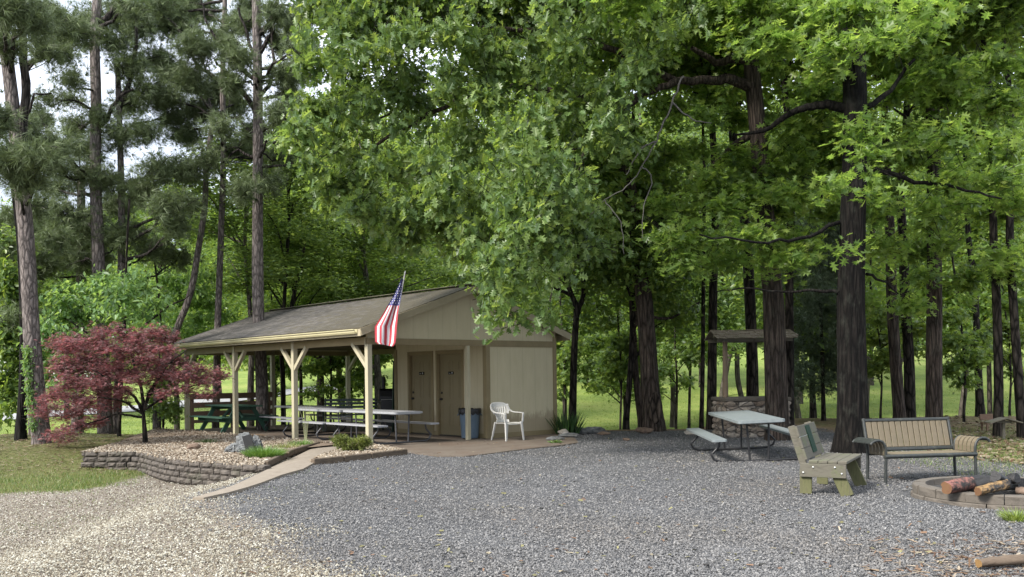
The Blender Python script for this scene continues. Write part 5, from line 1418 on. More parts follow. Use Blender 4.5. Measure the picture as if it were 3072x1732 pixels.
understory('thin sapling at the far right above the roofed stand',(2540,1040),30,6,[(2530,900,34),(2560,850,40),(2490,880,30),(2560,940,26),(2520,820,40)],206,G2)
understory('leafy sapling seen through the right bay of the pavilion',(830,1040),33,7,[(800,930,30),(840,910,34),(860,960,30),(880,900,30),(820,980,24),(870,1000,20),(780,990,20),(900,940,24)],207,G3,.17,300)
understory('small leafy sapling left of the green picnic table',(410,1060),28,6,[(400,1000,20),(425,1020,20),(400,1050,20),(440,1040,18),(380,1030,16),(420,960,24)],208,G3,.14,170)
understory('leafy sapling in the middle bay of the pavilion view',(690,1040),35,7,[(680,900,30),(700,930,26),(670,950,24),(720,910,26),(690,980,18),(740,940,26),(650,910,24)],209,G3,.17,260)
understory('leafy sapling seen between the barbecue cooker and the back left post',(915,1020),36,7,[(905,900,26),(930,920,26),(920,950,22),(960,900,26),(900,970,18),(945,960,18)],210,G3,.17,240)
# cedar with dull dark foliage
tc_,pc,rc,bc=tree('cedar_tree','dull grey green cedar left of the thick black oak',(2072,1062),[(2070,950),(2066,820),(2060,600)],12,Y=28,crown=None,top=8,seed=26)
L=[(2060+rl_.uniform(-70,75),y,40+rl_.uniform(-6,12),28+rl_.uniform(-.8,.8)) for y in range(560,1000,22) for _ in(0,1)]
NEED_T=[]
def tuft(n=16,length=1.,w=.055,seed=0,cone=1.1):
    r=random.Random(seed); V=[];F=[]
    for k in range(n):
        a=2*pi*k/n+r.uniform(-.2,.2); ph=r.uniform(.15,cone); d=Vector((sin(ph)*cos(a),cos(ph),sin(ph)*sin(a))); s=d.cross(Vector((r.uniform(-1,1),r.uniform(-1,1),r.uniform(-1,1)))).normalized()*w/2; l=length*r.uniform(.7,1.1)
        b=len(V); V+=[-s,s,d*l]; F.append([b,b+1,b+2])
    return np.array([tuple(v) for v in V]),[np.array(F)]
TUFT=tuft(13,1.,.05,0,.95); 
addclouds(tc_,bc,'crown',pxclumps(L,None,1,.6),1500,5,.16,tuft(10,1,.11,3,1.3),GC,26,droop=.3,mat=needleM,bark=bark_far,spread=.14)

# ================================================================= PINES on the left
def pine(label,base_px,pts,w_px,Y,clumps,seed,w1=.6,top=15,ntw=420,nl=4,limb_r=.05,extra=None):
    t,path,rad,b=tree('pine_tree',label,base_px,pts,w_px,Y=Y,w1=w1,crown=None,top=0,bark=bark_pine,flare=.22,seed=seed,n=26)
    r=random.Random(seed); d=(path[-1]-path[-2]).normalized()
    C=pxclumps([(x,y,rr_,Y+r.uniform(-2.2,2.0)) for x,y,rr_ in clumps],None,1.1,.62)
    mb=MB()
    for c in C:
        cc=Vector(c[:3])-b; z=cc.z-r.uniform(-.3,1.0); z=min(max(z,1.5),path[-1].z); p,rad_=trunk_at(path,rad,z)
        k=p.lerp(cc,.55)+Vector((r.uniform(-.2,.2),r.uniform(-.2,.2),r.uniform(-.35,.25))); Q=[]
        for a,e in((p,k),(k,cc)):
            for j in range(4): Q.append(a.lerp(e,j/4)+Vector([r.uniform(-.05,.05) for _ in range(3)]))
        Q.append(cc); L0=(cc-p).length; mb.tube(Q,[max(.012,(.02+.016*L0)*(1-.75*i/8)) for i in range(9)],6,caps=False)
        for q in range(5):
            s=Q[4+q%4]; e=cc+Vector((r.uniform(-1,1)*c[3],r.uniform(-1,1)*c[4],r.uniform(-.6,.8)*c[5])); m_=s.lerp(e,.5)+Vector((0,0,r.uniform(-.1,.1))); mb.tube([s,m_,e],[.014,.010,.006],5,caps=False)
    for e in (extra or []):
        pp,r0,r1=e; P=[D(x,y,Y)-b for x,y in pp]; Q=[]
        for a,c in zip(P[:-1],P[1:]):
            for j in range(3): Q.append(a.lerp(c,j/3)+Vector([r.uniform(-.04,.04) for _ in range(3)]))
        Q.append(P[-1]); mb.tube(Q,[r0+(r1-r0)*i/(len(Q)-1) for i in range(len(Q))],7,caps=False)
    mb.build('branches',branch_pine,t)
    addclouds(t,b,'crown',C,int(ntw*1.45),nl,.27,TUFT,GP,seed,droop=.02,flat=0,mat=needleM,bark=branch_pine,spread=.15,shell=.7,twlen=.25,sticks=.4,sr=.008,upn=.6)
    return t
pine('tall leaning pine with a thick trunk at the left edge',(103,1108),[(88,950),(78,800),(66,600),(48,420),(28,230),(5,40),(-5,-60)],46,22.5,
 [(30,20,70),(90,60,50),(20,110,45),(60,330,45),(20,400,60),(100,400,55),(60,450,55),(130,370,40),(-10,300,50),(120,30,40)],31,ntw=620,
 extra=[([(52,440),(60,300),(62,160),(50,20)],.13,.08),([(62,300),(90,240),(130,235)],.04,.015)])
pine('second straight pine growing behind the leaning left edge one',(82,1100),[(72,900),(68,700),(60,450),(62,250),(50,0)],20,26,
 [(110,130,48),(160,140,40),(150,60,50),(30,560,60),(20,640,60),(30,720,60),(50,800,40),(200,90,50),(100,520,50),(130,600,50),(80,690,50)],32,ntw=560)
pine('thick pine with a dark upper trunk left of the red maple top',(265,1094),[(260,950),(252,800),(246,600),(240,420),(241,250),(238,100),(248,-50)],37,27,
 [(150,100,60),(220,60,70),(300,40,70),(180,200,45),(290,110,60),(350,70,60),(190,320,50),(160,370,55),(230,380,60),(300,350,55),(210,440,60),(140,470,60),(270,460,55),(170,540,60),(230,560,55),(180,250,40),(120,250,40),(140,420,50),(250,300,50),(330,20,60),(280,600,50),(200,660,50)],33,ntw=1100,
 extra=[([(243,330),(275,290),(300,240),(335,225)],.08,.03),([(248,60),(290,20),(310,-40)],.1,.06)])
pine('slim pine close right of the thick dark topped one',(291,1096),[(302,900),(305,700),(306,500),(300,300),(295,150)],22,27.5,
 [(330,170,60),(380,230,60),(400,150,60),(330,260,55),(430,300,50),(360,330,55),(300,520,60),(350,480,60),(400,430,60),(420,520,60),(330,590,60),(440,570,50),(480,510,45),(390,630,50),(450,650,45)],34,ntw=900,extra=[([(303,270),(330,200),(345,120),(340,30)],.08,.04)])
pine('pine trunk standing on the mound left of the thick one',(195,1094),[(196,950),(200,800),(206,620),(204,450)],31,29,[(210,600,60),(150,640,60),(250,650,50),(110,570,60),(100,660,60),(100,300,40)],35,ntw=560)
pine('curving pine left of the pavilion roof',(395,1090),[(400,960),(440,840),(478,740),(500,620),(515,520),(520,420),(537,290)],21,28,
 [(480,200,60),(540,230,60),(500,280,55),(590,260,50),(440,190,50),(470,340,50),(560,320,45),(420,250,50),(470,430,50)],36,ntw=760)
pine('straight narrow pine behind the left bay of the pavilion',(542,1085),[(545,950),(548,800),(556,600),(562,400),(560,200),(566,0)],20,28.5,
 [(440,60,70),(500,120,60),(400,20,70),(520,30,40),(470,10,60),(560,90,35),(600,380,50),(640,330,40),(600,60,35),(520,400,45)],37,ntw=820,extra=[([(562,420),(600,395),(640,400)],.05,.02),([(563,210),(500,170),(440,60),(380,20)],.07,.02)])
pine('tall straight pine rising behind the pavilion roof',(661,1070),[(658,950),(650,800),(648,600),(649,400),(648,200),(645,0),(645,-60)],34,27,
 [(620,60,40),(690,30,45),(740,60,50),(760,120,45),(700,110,40),(720,190,50),(770,180,40),(700,290,50),(750,300,50),(600,150,45),(590,210,40),(710,390,40),(680,460,35),(620,20,40),(780,30,50),(610,480,40),(730,240,40),(580,120,40)],38,ntw=900,
 extra=[([(650,290),(610,230),(570,180),(540,150)],.09,.03),([(655,250),(700,240),(770,175)],.06,.02),([(655,330),(690,310),(730,280),(790,240)],.06,.02),([(652,130),(690,80),(690,20)],.07,.03),([(648,400),(600,380),(560,410)],.05,.02),([(640,150),(620,90),(600,20)],.06,.03),([(655,420),(700,420),(740,410)],.05,.015),([(645,95),(690,50),(700,-20)],.09,.05),([(645,200),(600,170),(560,120),(520,60),(505,0)],.07,.02),([(648,345),(600,300),(540,280),(500,285)],.06,.015),([(652,175),(710,175),(760,130),(790,120)],.055,.015),([(648,250),(680,215),(690,150),(680,60)],.07,.03)])
tree('pine_tree','grey trunk behind the pavilion just left of the tall straight pine',(630,1070),[(631,980),(633,850)],21,Y=31,crown='tallA',cz=6.5,csc=.7,top=10,seed=39,czs=.5,bark=bark_pine)
tree('oak_tree','curved dark trunk seen between two front posts of the pavilion',(713,1064),[(712,960),(708,880),(715,760),(722,640)],14,Y=30,crown='tallC',cz=5,csc=.75,top=9,seed=40,czs=.5,extra=[([(708,880),(740,740),(768,600)],.09,.04,0)])
tree('oak_tree','dark trunk in shade right of the middle front post',(757,1060),[(757,950),(752,880)],11,Y=33,crown='tallA',cz=4,csc=.7,top=9,seed=41,czs=.5)
tree('oak_tree','broad trunk seen through the pavilion with low leaves around it',(806,1025),[(806,950),(800,860)],22,Y=40,crown='tallA',cz=4,csc=.8,top=10,seed=42,czs=.5)
tree('oak_tree','pale trunk behind the black barbecue cooker',(951,1035),[(949,930),(945,850)],20,Y=33,crown='tallC',cz=4.5,csc=.8,top=12,seed=43,czs=.5,bark=bark_pine)
tree('oak_tree','trunk behind the back left post of the pavilion',(880,1030),[(880,930),(876,800),(890,700)],15,Y=36,crown='tallA',cz=4.2,csc=.75,top=12,seed=44,czs=.5)
tree('oak_tree','very dark trunk at the left edge under deep shade',(53,1119),[(58,1000),(60,880),(55,700)],27,Y=24,crown=None,top=7,seed=45,bark=bark_oak)
tv=bpy.data.objects[[o.name for o in bpy.data.objects if o.name.startswith('oak_tree')][-1]]
addclouds(tv,Vector(tv.location),'crown',pxclumps([(15,700,60,25),(50,760,60,25.5),(0,820,60,25),(25,880,50,25),(60,940,35,25.2),(10,960,45,25),(30,1010,30,25),(5,1050,20,25),(55,840,60,25.5),(20,620,60,26)],None,1,.7),900,8,.16,OVAL,G3,45,droop=.4,bark=bark_oak)

# ---------------- light green shrubby tree behind the maple ----------------
td,pd_,rd_,bd_=tree('dogwood_tree','light green layered small tree behind the red maple',(300,1098),[(305,980),(310,880),(315,800)],10,Y=25.0,crown=None,top=5.6,seed=50,extra=[([(308,900),(240,850),(160,800)],.05,.015,0),([(312,860),(400,790),(480,740)],.05,.015,0),([(312,820),(280,760),(230,730)],.04,.012,0)])
L=[]
for (y,x0,x1) in((705,260,420),(735,170,540),(765,150,560),(800,115,560),(835,100,240),(835,380,540),(870,95,220),(905,110,240),(945,120,210),(980,120,200),(705,470,560),(860,240,500)):
    x=x0
    while x<=x1: L.append((x+rl_.uniform(-12,12),y+rl_.uniform(-10,10),rl_.uniform(32,46),(24.4 if x<400 else 31.5)+rl_.uniform(-.8,1.4))); x+=48
addclouds(td,bd_,'crown',pxclumps(L,None,1.2,.34),1150,8,.165,OVAL,GL,51,droop=.35,flat=.6,bark=bark_far,spread=.15,twlen=.4)
# ivy leaves climbing the left pine
mb_iv=thing('ivy','green ivy climbing the left side of the leaning pine','ivy',D(88,1090,22.3))
addclouds(mb_iv,Vector(mb_iv.location),'leaves',pxclumps([(90-(1090-y)*.07-6+rl_.uniform(-3,3),y,9,22.28) for y in range(880,1090,14)],None,1,1.4),150,6,.08,OVAL,GL,52,droop=.6,bark=bark_far,spread=.05,twlen=.1)

# ---------------- Japanese maple ----------------
tm,pm,rm,bm_=tree('japanese_maple','wide dark red japanese maple left of the pavilion','' and 0 or (365,1108),[(362,1060),(360,1030)],13,Y=21.4,crown=None,top=0,seed=60,flare=.3,bark=bark_far,n=12,
 extra=[([(360,1035),(340,1000),(290,960),(230,930)],.045,.012,-.4),([(360,1035),(380,980),(420,920),(470,880)],.045,.012,-.3),([(358,1040),(310,1010),(250,1000),(190,1010)],.035,.01,-.8),([(361,1030),(350,960),(330,890),(300,850)],.045,.012,.2),([(361,1030),(395,960),(400,890),(410,850)],.04,.01,.5),([(356,1050),(300,1040),(240,1060),(160,1090)],.03,.008,-1.2),([(365,1030),(430,990),(490,970),(540,960)],.03,.008,-.3)])
L=[]
def mrow(y,x0,x1,r,dy=0,st=30):
    x=x0
    while x<=x1: L.append((x+rl_.uniform(-10,10),y+rl_.uniform(-9,9)+dy*(x-x0),r*rl_.uniform(.8,1.2),21.2+rl_.uniform(-1.1,1.1))); x+=st
mrow(838,240,425,24,0,34); mrow(858,180,425,26,0,34); mrow(880,150,425,28); mrow(905,160,470,28,.02); mrow(930,150,540,28,.02); mrow(955,160,520,28); mrow(980,130,330,26); mrow(985,420,520,22); mrow(1005,110,290,26); mrow(1030,120,240,20); mrow(1085,140,230,20,-.25); mrow(1045,110,200,20); mrow(1105,120,190,16,-.1); mrow(1015,230,330,20); mrow(945,480,560,22); mrow(1095,120,190,17,-.1); mrow(1060,200,260,16); mrow(860,125,190,16)
def star(n=5):
    V=[(0,0,0)];F=[]
    for k in range(n):
        a=(k-(n-1)/2)*.62; b=len(V); c,s=sin(a),cos(a); l=1-.12*abs(k-2)
        V+=[(c*.35*l-s*.09,s*.35*l+c*.09*1,.02),(c*l,s*l,-.08),(c*.35*l+s*.09,s*.35*l-c*.09,.02)]; F.append([0,b,b+1,b+2])
    return np.array(V,float),[np.array(F)]
addclouds(tm,bm_,'crown',pxclumps(L,None,1.35,.155),2900,7,.078,star(),GM,61,droop=.18,flat=.85,mat=mapleM,bark=bark_far,spread=.10,twlen=.25,sticks=.35,sr=.004,shell=.6,upn=1.4)

# ---------------- background woods ----------------
rb=random.Random(77)
def bgtree(X,Y,key,cz,csc,name,label,grp,th,w,czs=1.0,seed=0):
    z=hgt(X,Y); t=thing(name,label,'tree',(X,Y,z),0,grp); r=random.Random(seed); 
    path=[Vector((0,0,-.2)),Vector((0,0,.3))]; rad=[w,w]; q=Vector((0,0,.3)); lean=Vector((r.uniform(-.14,.14),r.uniform(-.05,.05),1))
    while q.z<th: q=q+lean*1.8+Vector((r.uniform(-.28,.28),0,0)); path.append(q.copy()); rad.append(rad[-1]*.88)
    tg=put_crown(t,key,(0,0,cz),csc,r.uniform(0,6.28),czs)
    trunk_mesh(path,rad,'trunk',bark_mid,t,.35,9,.04,seed,limbs_to(path,rad,tg,r,4))
k=0
def clear(X,Y): 
    px=CX+X/Y*FPX; return px
lab1='tall leafy tree in the first row of woods behind the lawn'
for i in range(12):
    X=-15+i*3.6+rb.uniform(-1,1); Y=rb.uniform(36,47); px=clear(X,Y); k+=1
    if px<900: bgtree(X,Y,rb.choice(['tallA','tallC']),rb.uniform(2.6,3.4),.72,'leafy_tree','middle sized leafy tree behind the pines on the left','woods behind the left pines',7.5,.13,1,k)
    else: bgtree(X,Y,rb.choice(['tallA','tallB','tallC']),rb.uniform(4.2,5.6),rb.uniform(.82,.98),'leafy_tree',lab1,'first row of the woods behind the lawn',13,.15,.95,k)
lab2='leafy tree in the second row of the woods behind'
for i in range(12):
    X=-26+i*5.4+rb.uniform(-1.3,1.3); Y=rb.uniform(52,68); px=clear(X,Y); k+=1
    if px<850: bgtree(X,Y,rb.choice(['bush','tallA']),rb.uniform(2.5,3.4),.85,'leafy_tree','leafy tree far behind the pines beyond the road','trees beyond the road on the left',9,.16,1.05,k)
    else: bgtree(X,Y,rb.choice(['tallA','tallB','tallC']),rb.uniform(4.2,5.5),rb.uniform(1.0,1.25),'leafy_tree',lab2,'second row of the woods behind',16,.18,.95,k)
lab3='bushy tree in the dense distant edge of the woods'
for i in range(26):
    X=-62+i*5.2+rb.uniform(-2,2); Y=rb.uniform(98,128); k+=1
    left=clear(X,Y)<880
    bgtree(X,Y,rb.choice(['bush','bushB','bush']),rb.uniform(-.3,.6),rb.uniform(1.3,1.6)*(.85 if left else 1.1),'bushy_tree',lab3,'distant edge of the woods',9,.22,1.15 if left else 1.9,k)
for i in range(18):
    X=-80+i*10+rb.uniform(-3,3); Y=rb.uniform(140,165); k+=1; left=clear(X,Y)<880
    bgtree(X,Y,'bushB' if i%2 else 'bush',0,2.2,'bushy_tree','large pale tree behind the distant edge of the woods','trees behind the distant edge',12,.3,1.2 if left else 1.9,k)

# ---------------- small plants ----------------
def plant(name,label,pos,cat='plant',grp=None): return thing(name,label,cat,pos,0,grp)
def blades(pos,n,h,w,spread,pal,seed,curve=.35):
    r=np.random.default_rng(seed); a=r.random(n)*2*pi; rr=np.sqrt(r.random(n))*spread
    P=np.stack([np.cos(a)*rr,np.sin(a)*rr,np.zeros(n)],1)
    tv=np.array([(-.5,0,0),(.5,0,0),(.42,.45,.06),(-.42,.45,.06),(0,1,.38)],float); tf=[np.array([[0,1,2,3]]),np.array([[3,2,4]])]
    d=unit(np.stack([np.cos(a)*curve*rr/max(spread,1e-3)+r.normal(size=n)*.18,np.sin(a)*curve*rr/max(spread,1e-3)+r.normal(size=n)*.18,np.ones(n)],1)); nz=unit(np.stack([np.cos(a),np.sin(a),np.full(n,.1)],1)+r.normal(size=(n,3))*.4)
    L=h*(.6+.5*r.random(n)); S=np.stack([np.full(n,w),L,L*curve],1); pal=np.array(pal); col=pal[r.integers(0,len(pal),n)]*(.8+.4*r.random((n,1)))
    return soup(tv,tf,P,frames(d,nz),S,col)
def bladeplant(name,label,px,py,n,h,w,sp,pal,seed,zoff=.02,curve=.35,Y=None):
    p=PZ(px,py,.05) if zoff>.02 else G(px,py); t=plant(name,label,p); V,F,C=blades(p,n,h,w,sp,pal,seed,curve); npmesh('leaves',V,F,C,grassM,t); return t
bladeplant('iris_clump','clump of upright dark green iris leaves at the right corner of the pavilion',1703,1303,170,.62,.035,.27,[(.02,.05,.018),(.035,.08,.025),(.05,.11,.03)],5)
bladeplant('fern_clump','bright green feathery clump in front of the plaque boulder',794,1372,1500,.26,.007,.30,[(.07,.15,.03),(.11,.21,.045),(.16,.27,.07)],6,.04,.9)
bladeplant('grass_tuft','green grass tuft at the foot of the middle front post',900,1338,420,.16,.006,.24,[(.07,.16,.03),(.13,.24,.05)],7,.03,.6)
bladeplant('grass_tuft','yellowish weeds left of the middle front post',860,1345,260,.14,.006,.26,[(.16,.20,.05),(.24,.26,.09)],8,.03,.7)
bladeplant('grass_tuft','dark weeds at the slab edge left of the second front post',620,1330,240,.14,.008,.24,[(.03,.07,.02),(.06,.11,.03)],9,.03,.7)
bladeplant('grass_tuft','green grass tuft beside the fire pit at the right edge',3050,1562,260,.15,.008,.12,[(.12,.18,.03),(.2,.26,.06)],10,.0,.9)
tw=plant('tall_weed','tall thin dry weed beside the middle front post',G(917,1337),'weed'); mb=MB()
for q in range(5):
    x=(q-2)*.02; mb.tube([(x*.3,0,0),(x,.01,.35),(x*2.2+.02,0,.62+.06*q),(x*3-.03,.02,.88+.03*q)],[.008,.006,.004,.002],5)
mb.build('stems',M_('weed_stem',(.17,.20,.09),(.28,.27,.16),(5,5,5),4,.7,.1,.002),tw)
# spreading juniper
p=PZ(1053,1358,.03); jt=plant('juniper_shrub','small spreading juniper shrub with yellow green tips by the corner post',p,'shrub')
cl=leafcloud([(p.x,p.y,p.z+.16,.30,.26,.13),(p.x-.2,p.y,p.z+.24,.2,.2,.1),(p.x+.22,p.y,p.z+.2,.24,.2,.1)],520,4,.075,-.5,0,[(.07,.085,.02),(.12,.15,.03),(.24,.27,.06)],3,spread=.03,shell=.6,twlen=.12)
V,F,C=soup(*tuft(9,1,.12,2,.7),cl[0]-np.array(p),cl[1],cl[2],cl[3]); npmesh('foliage',V,F,C,needleM,jt)
mb=MB()
for q in range(14):
    a=q*.45; mb.tube([(0,0,-.02),(.12*cos(a),.10*sin(a),.10),(.30*cos(a),.26*sin(a),.22)],[.012,.008,.004],5)
mb.build('stems',brown_rock,jt)
# low leafy plant behind the slab on the left of the back
for (x,y,s,l) in ((1455,1290,.5,'low broad leaved weeds by the slab edge stones'),):
    p=G(x+210,y+40); t=plant('weed_clump',l,p); V,F,C=blades(p,60,.12,.03,.1,[(.10,.2,.05),(.2,.3,.12)],12,1.2); npmesh('leaves',V,F,C,grassM,t)

# ================================================================= loose ground cover
def scatter_pts(n,x0,x1,y0,y1,pw,rs,test):
    r=np.random.default_rng(rs); out_=[]
    Y=(y0**(1-pw)+(y1**(1-pw)-y0**(1-pw))*r.random(n))**(1/(1-pw)); X=Y*(x0+(x1-x0)*r.random(n))
    keep=[i for i in range(n) if test(X[i],Y[i])]; return X[keep],Y[keep]
OCT=np.array([(1,0,0),(-1,0,0),(0,1,0),(0,-1,0),(0,0,1),(0,0,-1)],float)
OF=[np.array([[0,2,4],[2,1,4],[1,3,4],[3,0,4],[2,0,5],[1,2,5],[3,1,5],[0,3,5]])]
CUBO=[]
def stones(name,X,Y,Z,size,pal,rs,flat=.55,mat=None):
    r=np.random.default_rng(rs); n=len(X); P=np.stack([X,Y,Z],1)
    tv=np.array([(x,y,z) for x in(-1,1) for y in(-1,1) for z in(-1,1)],float); tv[:,0]*=.9; tf=[np.array([[0,1,3,2],[4,6,7,5],[0,4,5,1],[2,3,7,6],[0,2,6,4],[1,5,7,3]])]
    # two crushed-stone shapes
    a=r.integers(0,2,n).astype(bool); res=[]
    R=frames(unit(r.normal(size=(n,3))*np.array([1,1,.35])),unit(r.normal(size=(n,3))*.45+np.array([0,0,1])))
    S=(size*(.45+.85*r.random(n)**1.5))[:,None]*np.stack([.7+.5*r.random(n),.7+.6*r.random(n),flat+.3*r.random(n)],1)
    pal=np.array(pal); k=r.random(n)*(len(pal)-1.001); i=k.astype(int); col=pal[i]*(1-(k-i)[:,None])+pal[i+1]*(k-i)[:,None]; col=col*(.86+.28*r.random((n,1)))
    pt=.5+.5*np.sin(X*.9+1.7*np.sin(Y*.7)+.6*np.sin(X*2.3))*np.sin(Y*.8+1.3*np.sin(X*.6)); pt=(pt**2)[:,None]*(.35+.65*r.random((n,1)))
    col=col*(1-.28*pt)+.28*pt*np.array([.15,.12,.085])
    tv2=tv*.62*np.array([[1,.8,1]]); tv2=tv2+np.array([(.10,-.1,.05),(-.12,0,.1),(.1,.12,-.1),(0,-.1,0),(-.1,.1,.1),(.14,0,-.12),(0,.12,.1),(-.1,-.08,0)])
    V1,F1,C1=soup(OCT,OF,P[a],R[a],S[a],col[a]); V2,F2,C2_=soup(tv2,tf,P[~a],R[~a],S[~a],col[~a])
    o=npmesh(name,np.concatenate([V1,V2]),F1+[f+len(V1) for f in F2],np.concatenate([C1,C2_]),mat or stoneM); o['kind']='stuff'; return o
def onpath(x,y): 
    return inpoly(x,y,WALKP)
WALKP=[G(*p) for p in wl]+[G(*p) for p in wr[::-1]]
BEDP=[(p[0],p[1]) for p in bed_poly]; BED2P=[(p[0],p[1]) for p in bed2_poly]; SLABP=[(p[0],p[1]) for p in slab_poly]
def free(x,y): return not(onpath(x,y) or inpoly(x,y,BEDP) or inpoly(x,y,BED2P) or inpoly(x,y,SLABP)) and (x-fp.x)**2+(y-fp.y)**2>1.15**2
def tanw(x,y): return zones(x,y)[1]
rt=random.Random(3)
X,Y=scatter_pts(195000,-.62,.62,6.6,24.5,1.45,1,lambda x,y: free(x,y) and zones(x,y)[3]<.3 and zones(x,y)[2]<.4)
T=np.array([tanw(x,y) for x,y in zip(X,Y)]); rnd=np.random.default_rng(5).random(len(X)); wob=.35*np.sin(X*2.3+np.sin(Y*1.7)*2)+.25*np.sin(Y*3.1+X)
isT=(T+wob*.5*(T>.02)*(T<.98))>rnd; Z=np.array([hgt(x,y) for x,y in zip(X,Y)])+.001
GREY=[(.075,.076,.078),(.112,.113,.114),(.138,.138,.139),(.165,.163,.160),(.24,.235,.225)]
TAN=[(0.080,0.064,0.045),(0.185,0.157,0.112),(0.274,0.247,0.187),(0.355,0.336,0.269),(0.451,0.443,0.380)]
sz=.0118
stones('gravel',X[~isT],Y[~isT],Z[~isT],np.full((~isT).sum(),sz)*(.8+Y[~isT]*.022),GREY,7)
stones('pebbles',X[isT],Y[isT],Z[isT],np.full(isT.sum(),sz*1.02)*(.8+Y[isT]*.022),TAN,8,.5)
# the rounded pale stones in the beds
r=np.random.default_rng(3)
def bedstones(name,poly,n,z,size,pal,rs,wfun=None):
    xs=[p[0] for p in poly]; ys=[p[1] for p in poly]; X=[];Y=[]; rr=random.Random(rs)
    while len(X)<n:
        x,y=rr.uniform(min(xs),max(xs)),rr.uniform(min(ys),max(ys))
        if inpoly(x,y,poly) and (wfun is None or rr.random()<wfun(x,y)): X.append(x);Y.append(y)
    X=np.array(X);Y=np.array(Y); stones(name,X,Y,np.full(n,z)+.01*r.random(n),np.full(n,size),pal,rs,.55)
WH=[(0.070,0.047,0.031),(0.156,0.117,0.078),(0.242,0.195,0.140),(0.312,0.265,0.203),(0.390,0.351,0.289)]
def bedw(x,y):
    u,v=toB(x,y); return 1.0 if (u<-.9 and v<6.5) else (.55 if v<6.5 else .12)
bedstones('bed_pebbles',BEDP,13000,.060,.026,WH,11,bedw)
bedstones('bed_pebbles',BED2P,2600,.055,.034,WH,12)
# lawn blades: left lawn, mound, right edge, sparse weeds in the tan gravel
def grass(name,n,test,x0,x1,y0,y1,h,w,pal,rs,pw=1.2):
    X,Y=scatter_pts(n,x0,x1,y0,y1,pw,rs,test); m=len(X); r=np.random.default_rng(rs)
    P=np.stack([X,Y,[hgt(x,y)-.01 for x,y in zip(X,Y)]],1); tv=np.array([(-.5,0,0),(.5,0,0),(0,1,.3)],float); tf=[np.array([[0,1,2]])]
    d=unit(r.normal(size=(m,3))*np.array([.45,.45,0])+np.array([0,0,1])); S=np.stack([np.full(m,w)*(1+Y*.03),h*(.5+r.random(m)),h*np.ones(m)],1)
    pal=np.array(pal); col=pal[r.integers(0,len(pal),m)]*(.75+.5*r.random((m,1)))
    V,F,C=soup(tv,tf,P,frames(d,unit(r.normal(size=(m,3)))),S,col); o=npmesh(name,V,F,C,grassM); o['kind']='stuff'
GRN=[(0.054,0.106,0.020),(0.090,0.151,0.030),(0.144,0.196,0.050),(0.216,0.224,0.100)]
def patch(x,y): return .5+.5*sin(x*1.7+2*sin(y*.9))*sin(y*1.9+x*.6)
grass('grass',60000,lambda x,y: free(x,y) and rt.random()<zones(x,y)[2]*(.35+.65*patch(x,y))*(1-.8*zones(x,y)[4]),-.62,-.25,13,20,.055,.006,GRN,31)
grass('grass',26000,lambda x,y: free(x,y) and x>6.5 and rt.random()<.25+.75*patch(x,y)*zones(x,y)[4],.40,.62,13,24,.06,.006,GRN,32)
grass('weeds',5000,lambda x,y: free(x,y) and rt.random()<.35*sst(.45,.9,patch(x*.8+3,y*.8)),-.60,-.22,11.5,16.5,.03,.008,GRN,33)
FG=[(0.108,0.180,0.023),(0.171,0.252,0.037),(0.243,0.297,0.064)]
grass('lawn_grass',90000,lambda x,y: zones(x,y)[3]>.5,-.6,.62,24,60,.07,.014,FG,34,1.6)
# fallen leaves, straw and bark scraps
def litter(name,n,test,x0,x1,y0,y1,L,w,pal,rs,pw=1.4,zo=.012):
    X,Y=scatter_pts(n,x0,x1,y0,y1,pw,rs,test); m=len(X); r=np.random.default_rng(rs)
    P=np.stack([X,Y,[hgt(x,y)+zo for x,y in zip(X,Y)]],1); tv=np.array([(-.5,-.5,0),(.5,-.45,.15),(.4,.5,0),(-.45,.45,.12)],float); tf=[np.array([[0,1,2,3]])]
    d=unit(r.normal(size=(m,3))*np.array([1,1,.12])); S=np.stack([w*(.5+r.random(m)),L*(.4+1.0*r.random(m)),np.full(m,.02)],1)
    pal=np.array(pal); col=pal[r.integers(0,len(pal),m)]*(.7+.6*r.random((m,1)))
    V,F,C=soup(tv,tf,P,frames(d,unit(r.normal(size=(m,3))*.25+np.array([0,0,1]))),S,col); o=npmesh(name,V,F,C,litterM); o['kind']='stuff'
BR=[(0.075,0.040,0.023),(0.138,0.086,0.052),(0.196,0.144,0.092),(0.259,0.213,0.155)]
litter('bark_litter',1900,lambda x,y: rt.random()<sst(.30,.56,x/y)*sst(9.3,7.4,y)*1.0,.25,.62,6.8,9.6,.10,.012,BR,41)
litter('leaf_litter',650,lambda x,y: free(x,y) and x>-3,-.3,.60,7,22,.05,.025,[(.16,.15,.07),(.22,.19,.13),(.13,.08,.05)],42,1.6)
litter('leaf_litter',5000,lambda x,y: free(x,y) and x>6 and zones(x,y)[4]>.3,.36,.62,14,34,.09,.05,BR,43,1.2)
litter('pine_straw',17000,lambda x,y: free(x,y) and rt.random()<zones(x,y)[4],-.62,-.15,16,27,.11,.01,BR,44,1.1)
litter('slab_litter',420,lambda x,y: inpoly(x,y,SLABP) and rt.random()<.6,-.4,.12,15,22,.05,.022,BR,45,1.2,zo=.02)

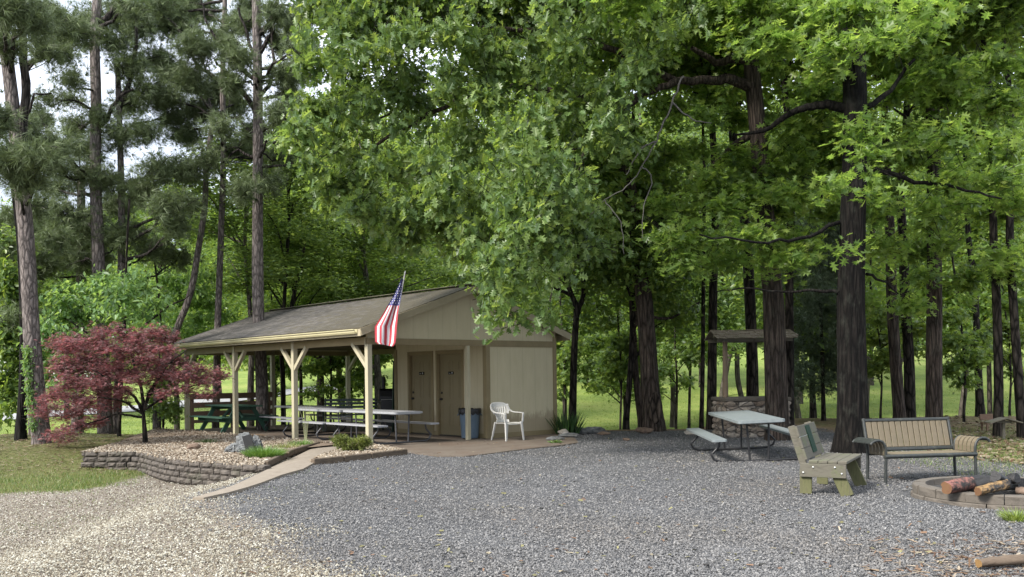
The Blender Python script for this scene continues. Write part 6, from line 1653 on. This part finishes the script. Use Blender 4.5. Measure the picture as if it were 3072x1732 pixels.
# ================================================================= LIGHT, SKY, CAMERA
w=bpy.data.worlds.new("World"); SC.world=w; w.use_nodes=True; nt=w.node_tree
for n in list(nt.nodes): nt.nodes.remove(n)
sky=nt.nodes.new('ShaderNodeTexSky'); sky.sky_type='NISHITA'; sky.sun_disc=False
SE,SR=radians(40),radians(232)
sky.sun_elevation=SE; sky.sun_rotation=SR; sky.air_density=1.2; sky.dust_density=2.0
tcw=nt.nodes.new('ShaderNodeTexCoord'); mp=nt.nodes.new('ShaderNodeMapping'); mp.inputs['Scale'].default_value=(1.0,1.0,2.6); nt.links.new(tcw.outputs['Generated'],mp.inputs[0])
nz=N(nt,'ShaderNodeTexNoise',Scale=3.2,Detail=7,Roughness=.6); nt.links.new(mp.outputs[0],nz.inputs['Vector'])
cf=ramp(nt,nz.outputs[0],[(.36,(.78,)*3),(.60,(1,1,1))])
cc=ramp(nt,nz.outputs[0],[(.35,(6.2,6.6,7.2)),(.65,(8.6,8.9,9.6))])
mx=mixc(nt,cf,sky.outputs[0],cc)
sx=nt.nodes.new('ShaderNodeSeparateXYZ'); nt.links.new(tcw.outputs['Generated'],sx.inputs[0])
gr_=ramp(nt,sx.outputs[2],[(0,(.40,.43,.47)),(.35,(.62,.64,.68)),(1,(1.0,1.0,1.0))]); mx=mixc(nt,1.0,mx,gr_,'MULTIPLY')
bg=nt.nodes.new('ShaderNodeBackground'); nt.links.new(mx,bg.inputs[0]); bg.inputs[1].default_value=.15
ow=nt.nodes.new('ShaderNodeOutputWorld'); nt.links.new(bg.outputs[0],ow.inputs[0])
sl=bpy.data.lights.new('sun','SUN'); sl.energy=3.3; sl.angle=radians(14); sl.color=(1,.95,.88)
so=bpy.data.objects.new('sun',sl); COL.objects.link(so)
# towards the sun: behind and left of the camera
az=radians(232); dirv=Vector((sin(az)*cos(SE),cos(az)*cos(SE),sin(SE)))
so.rotation_euler=dirv.to_track_quat('Z','Y').to_euler()
cam=bpy.data.cameras.new('camera'); co_=bpy.data.objects.new('camera',cam); COL.objects.link(co_)
cam.sensor_width=36; cam.lens=FPX/3072*36; cam.shift_y=(CY-866)/3072; cam.shift_x=0; cam.clip_end=2000; cam.clip_start=.05
R=Matrix(((1,0,0),(0,0,-1),(0,1,0)))            # looks along +Y, z up
Rr=Matrix.Rotation(-ROLL,3,'Z')
co_.matrix_world=Matrix.Translation((0,0,CZ))@(R@Rr).to_4x4()
SC.camera=co_
SC.view_settings.view_transform='Standard'; SC.view_settings.look='None'; SC.view_settings.exposure=1.22; SC.view_settings.gamma=1
SC.cycles.use_denoising=True; SC.cycles.denoiser='OPENIMAGEDENOISE'
SC.cycles.max_bounces=8; SC.cycles.diffuse_bounces=4; SC.cycles.transmission_bounces=4; SC.cycles.glossy_bounces=2
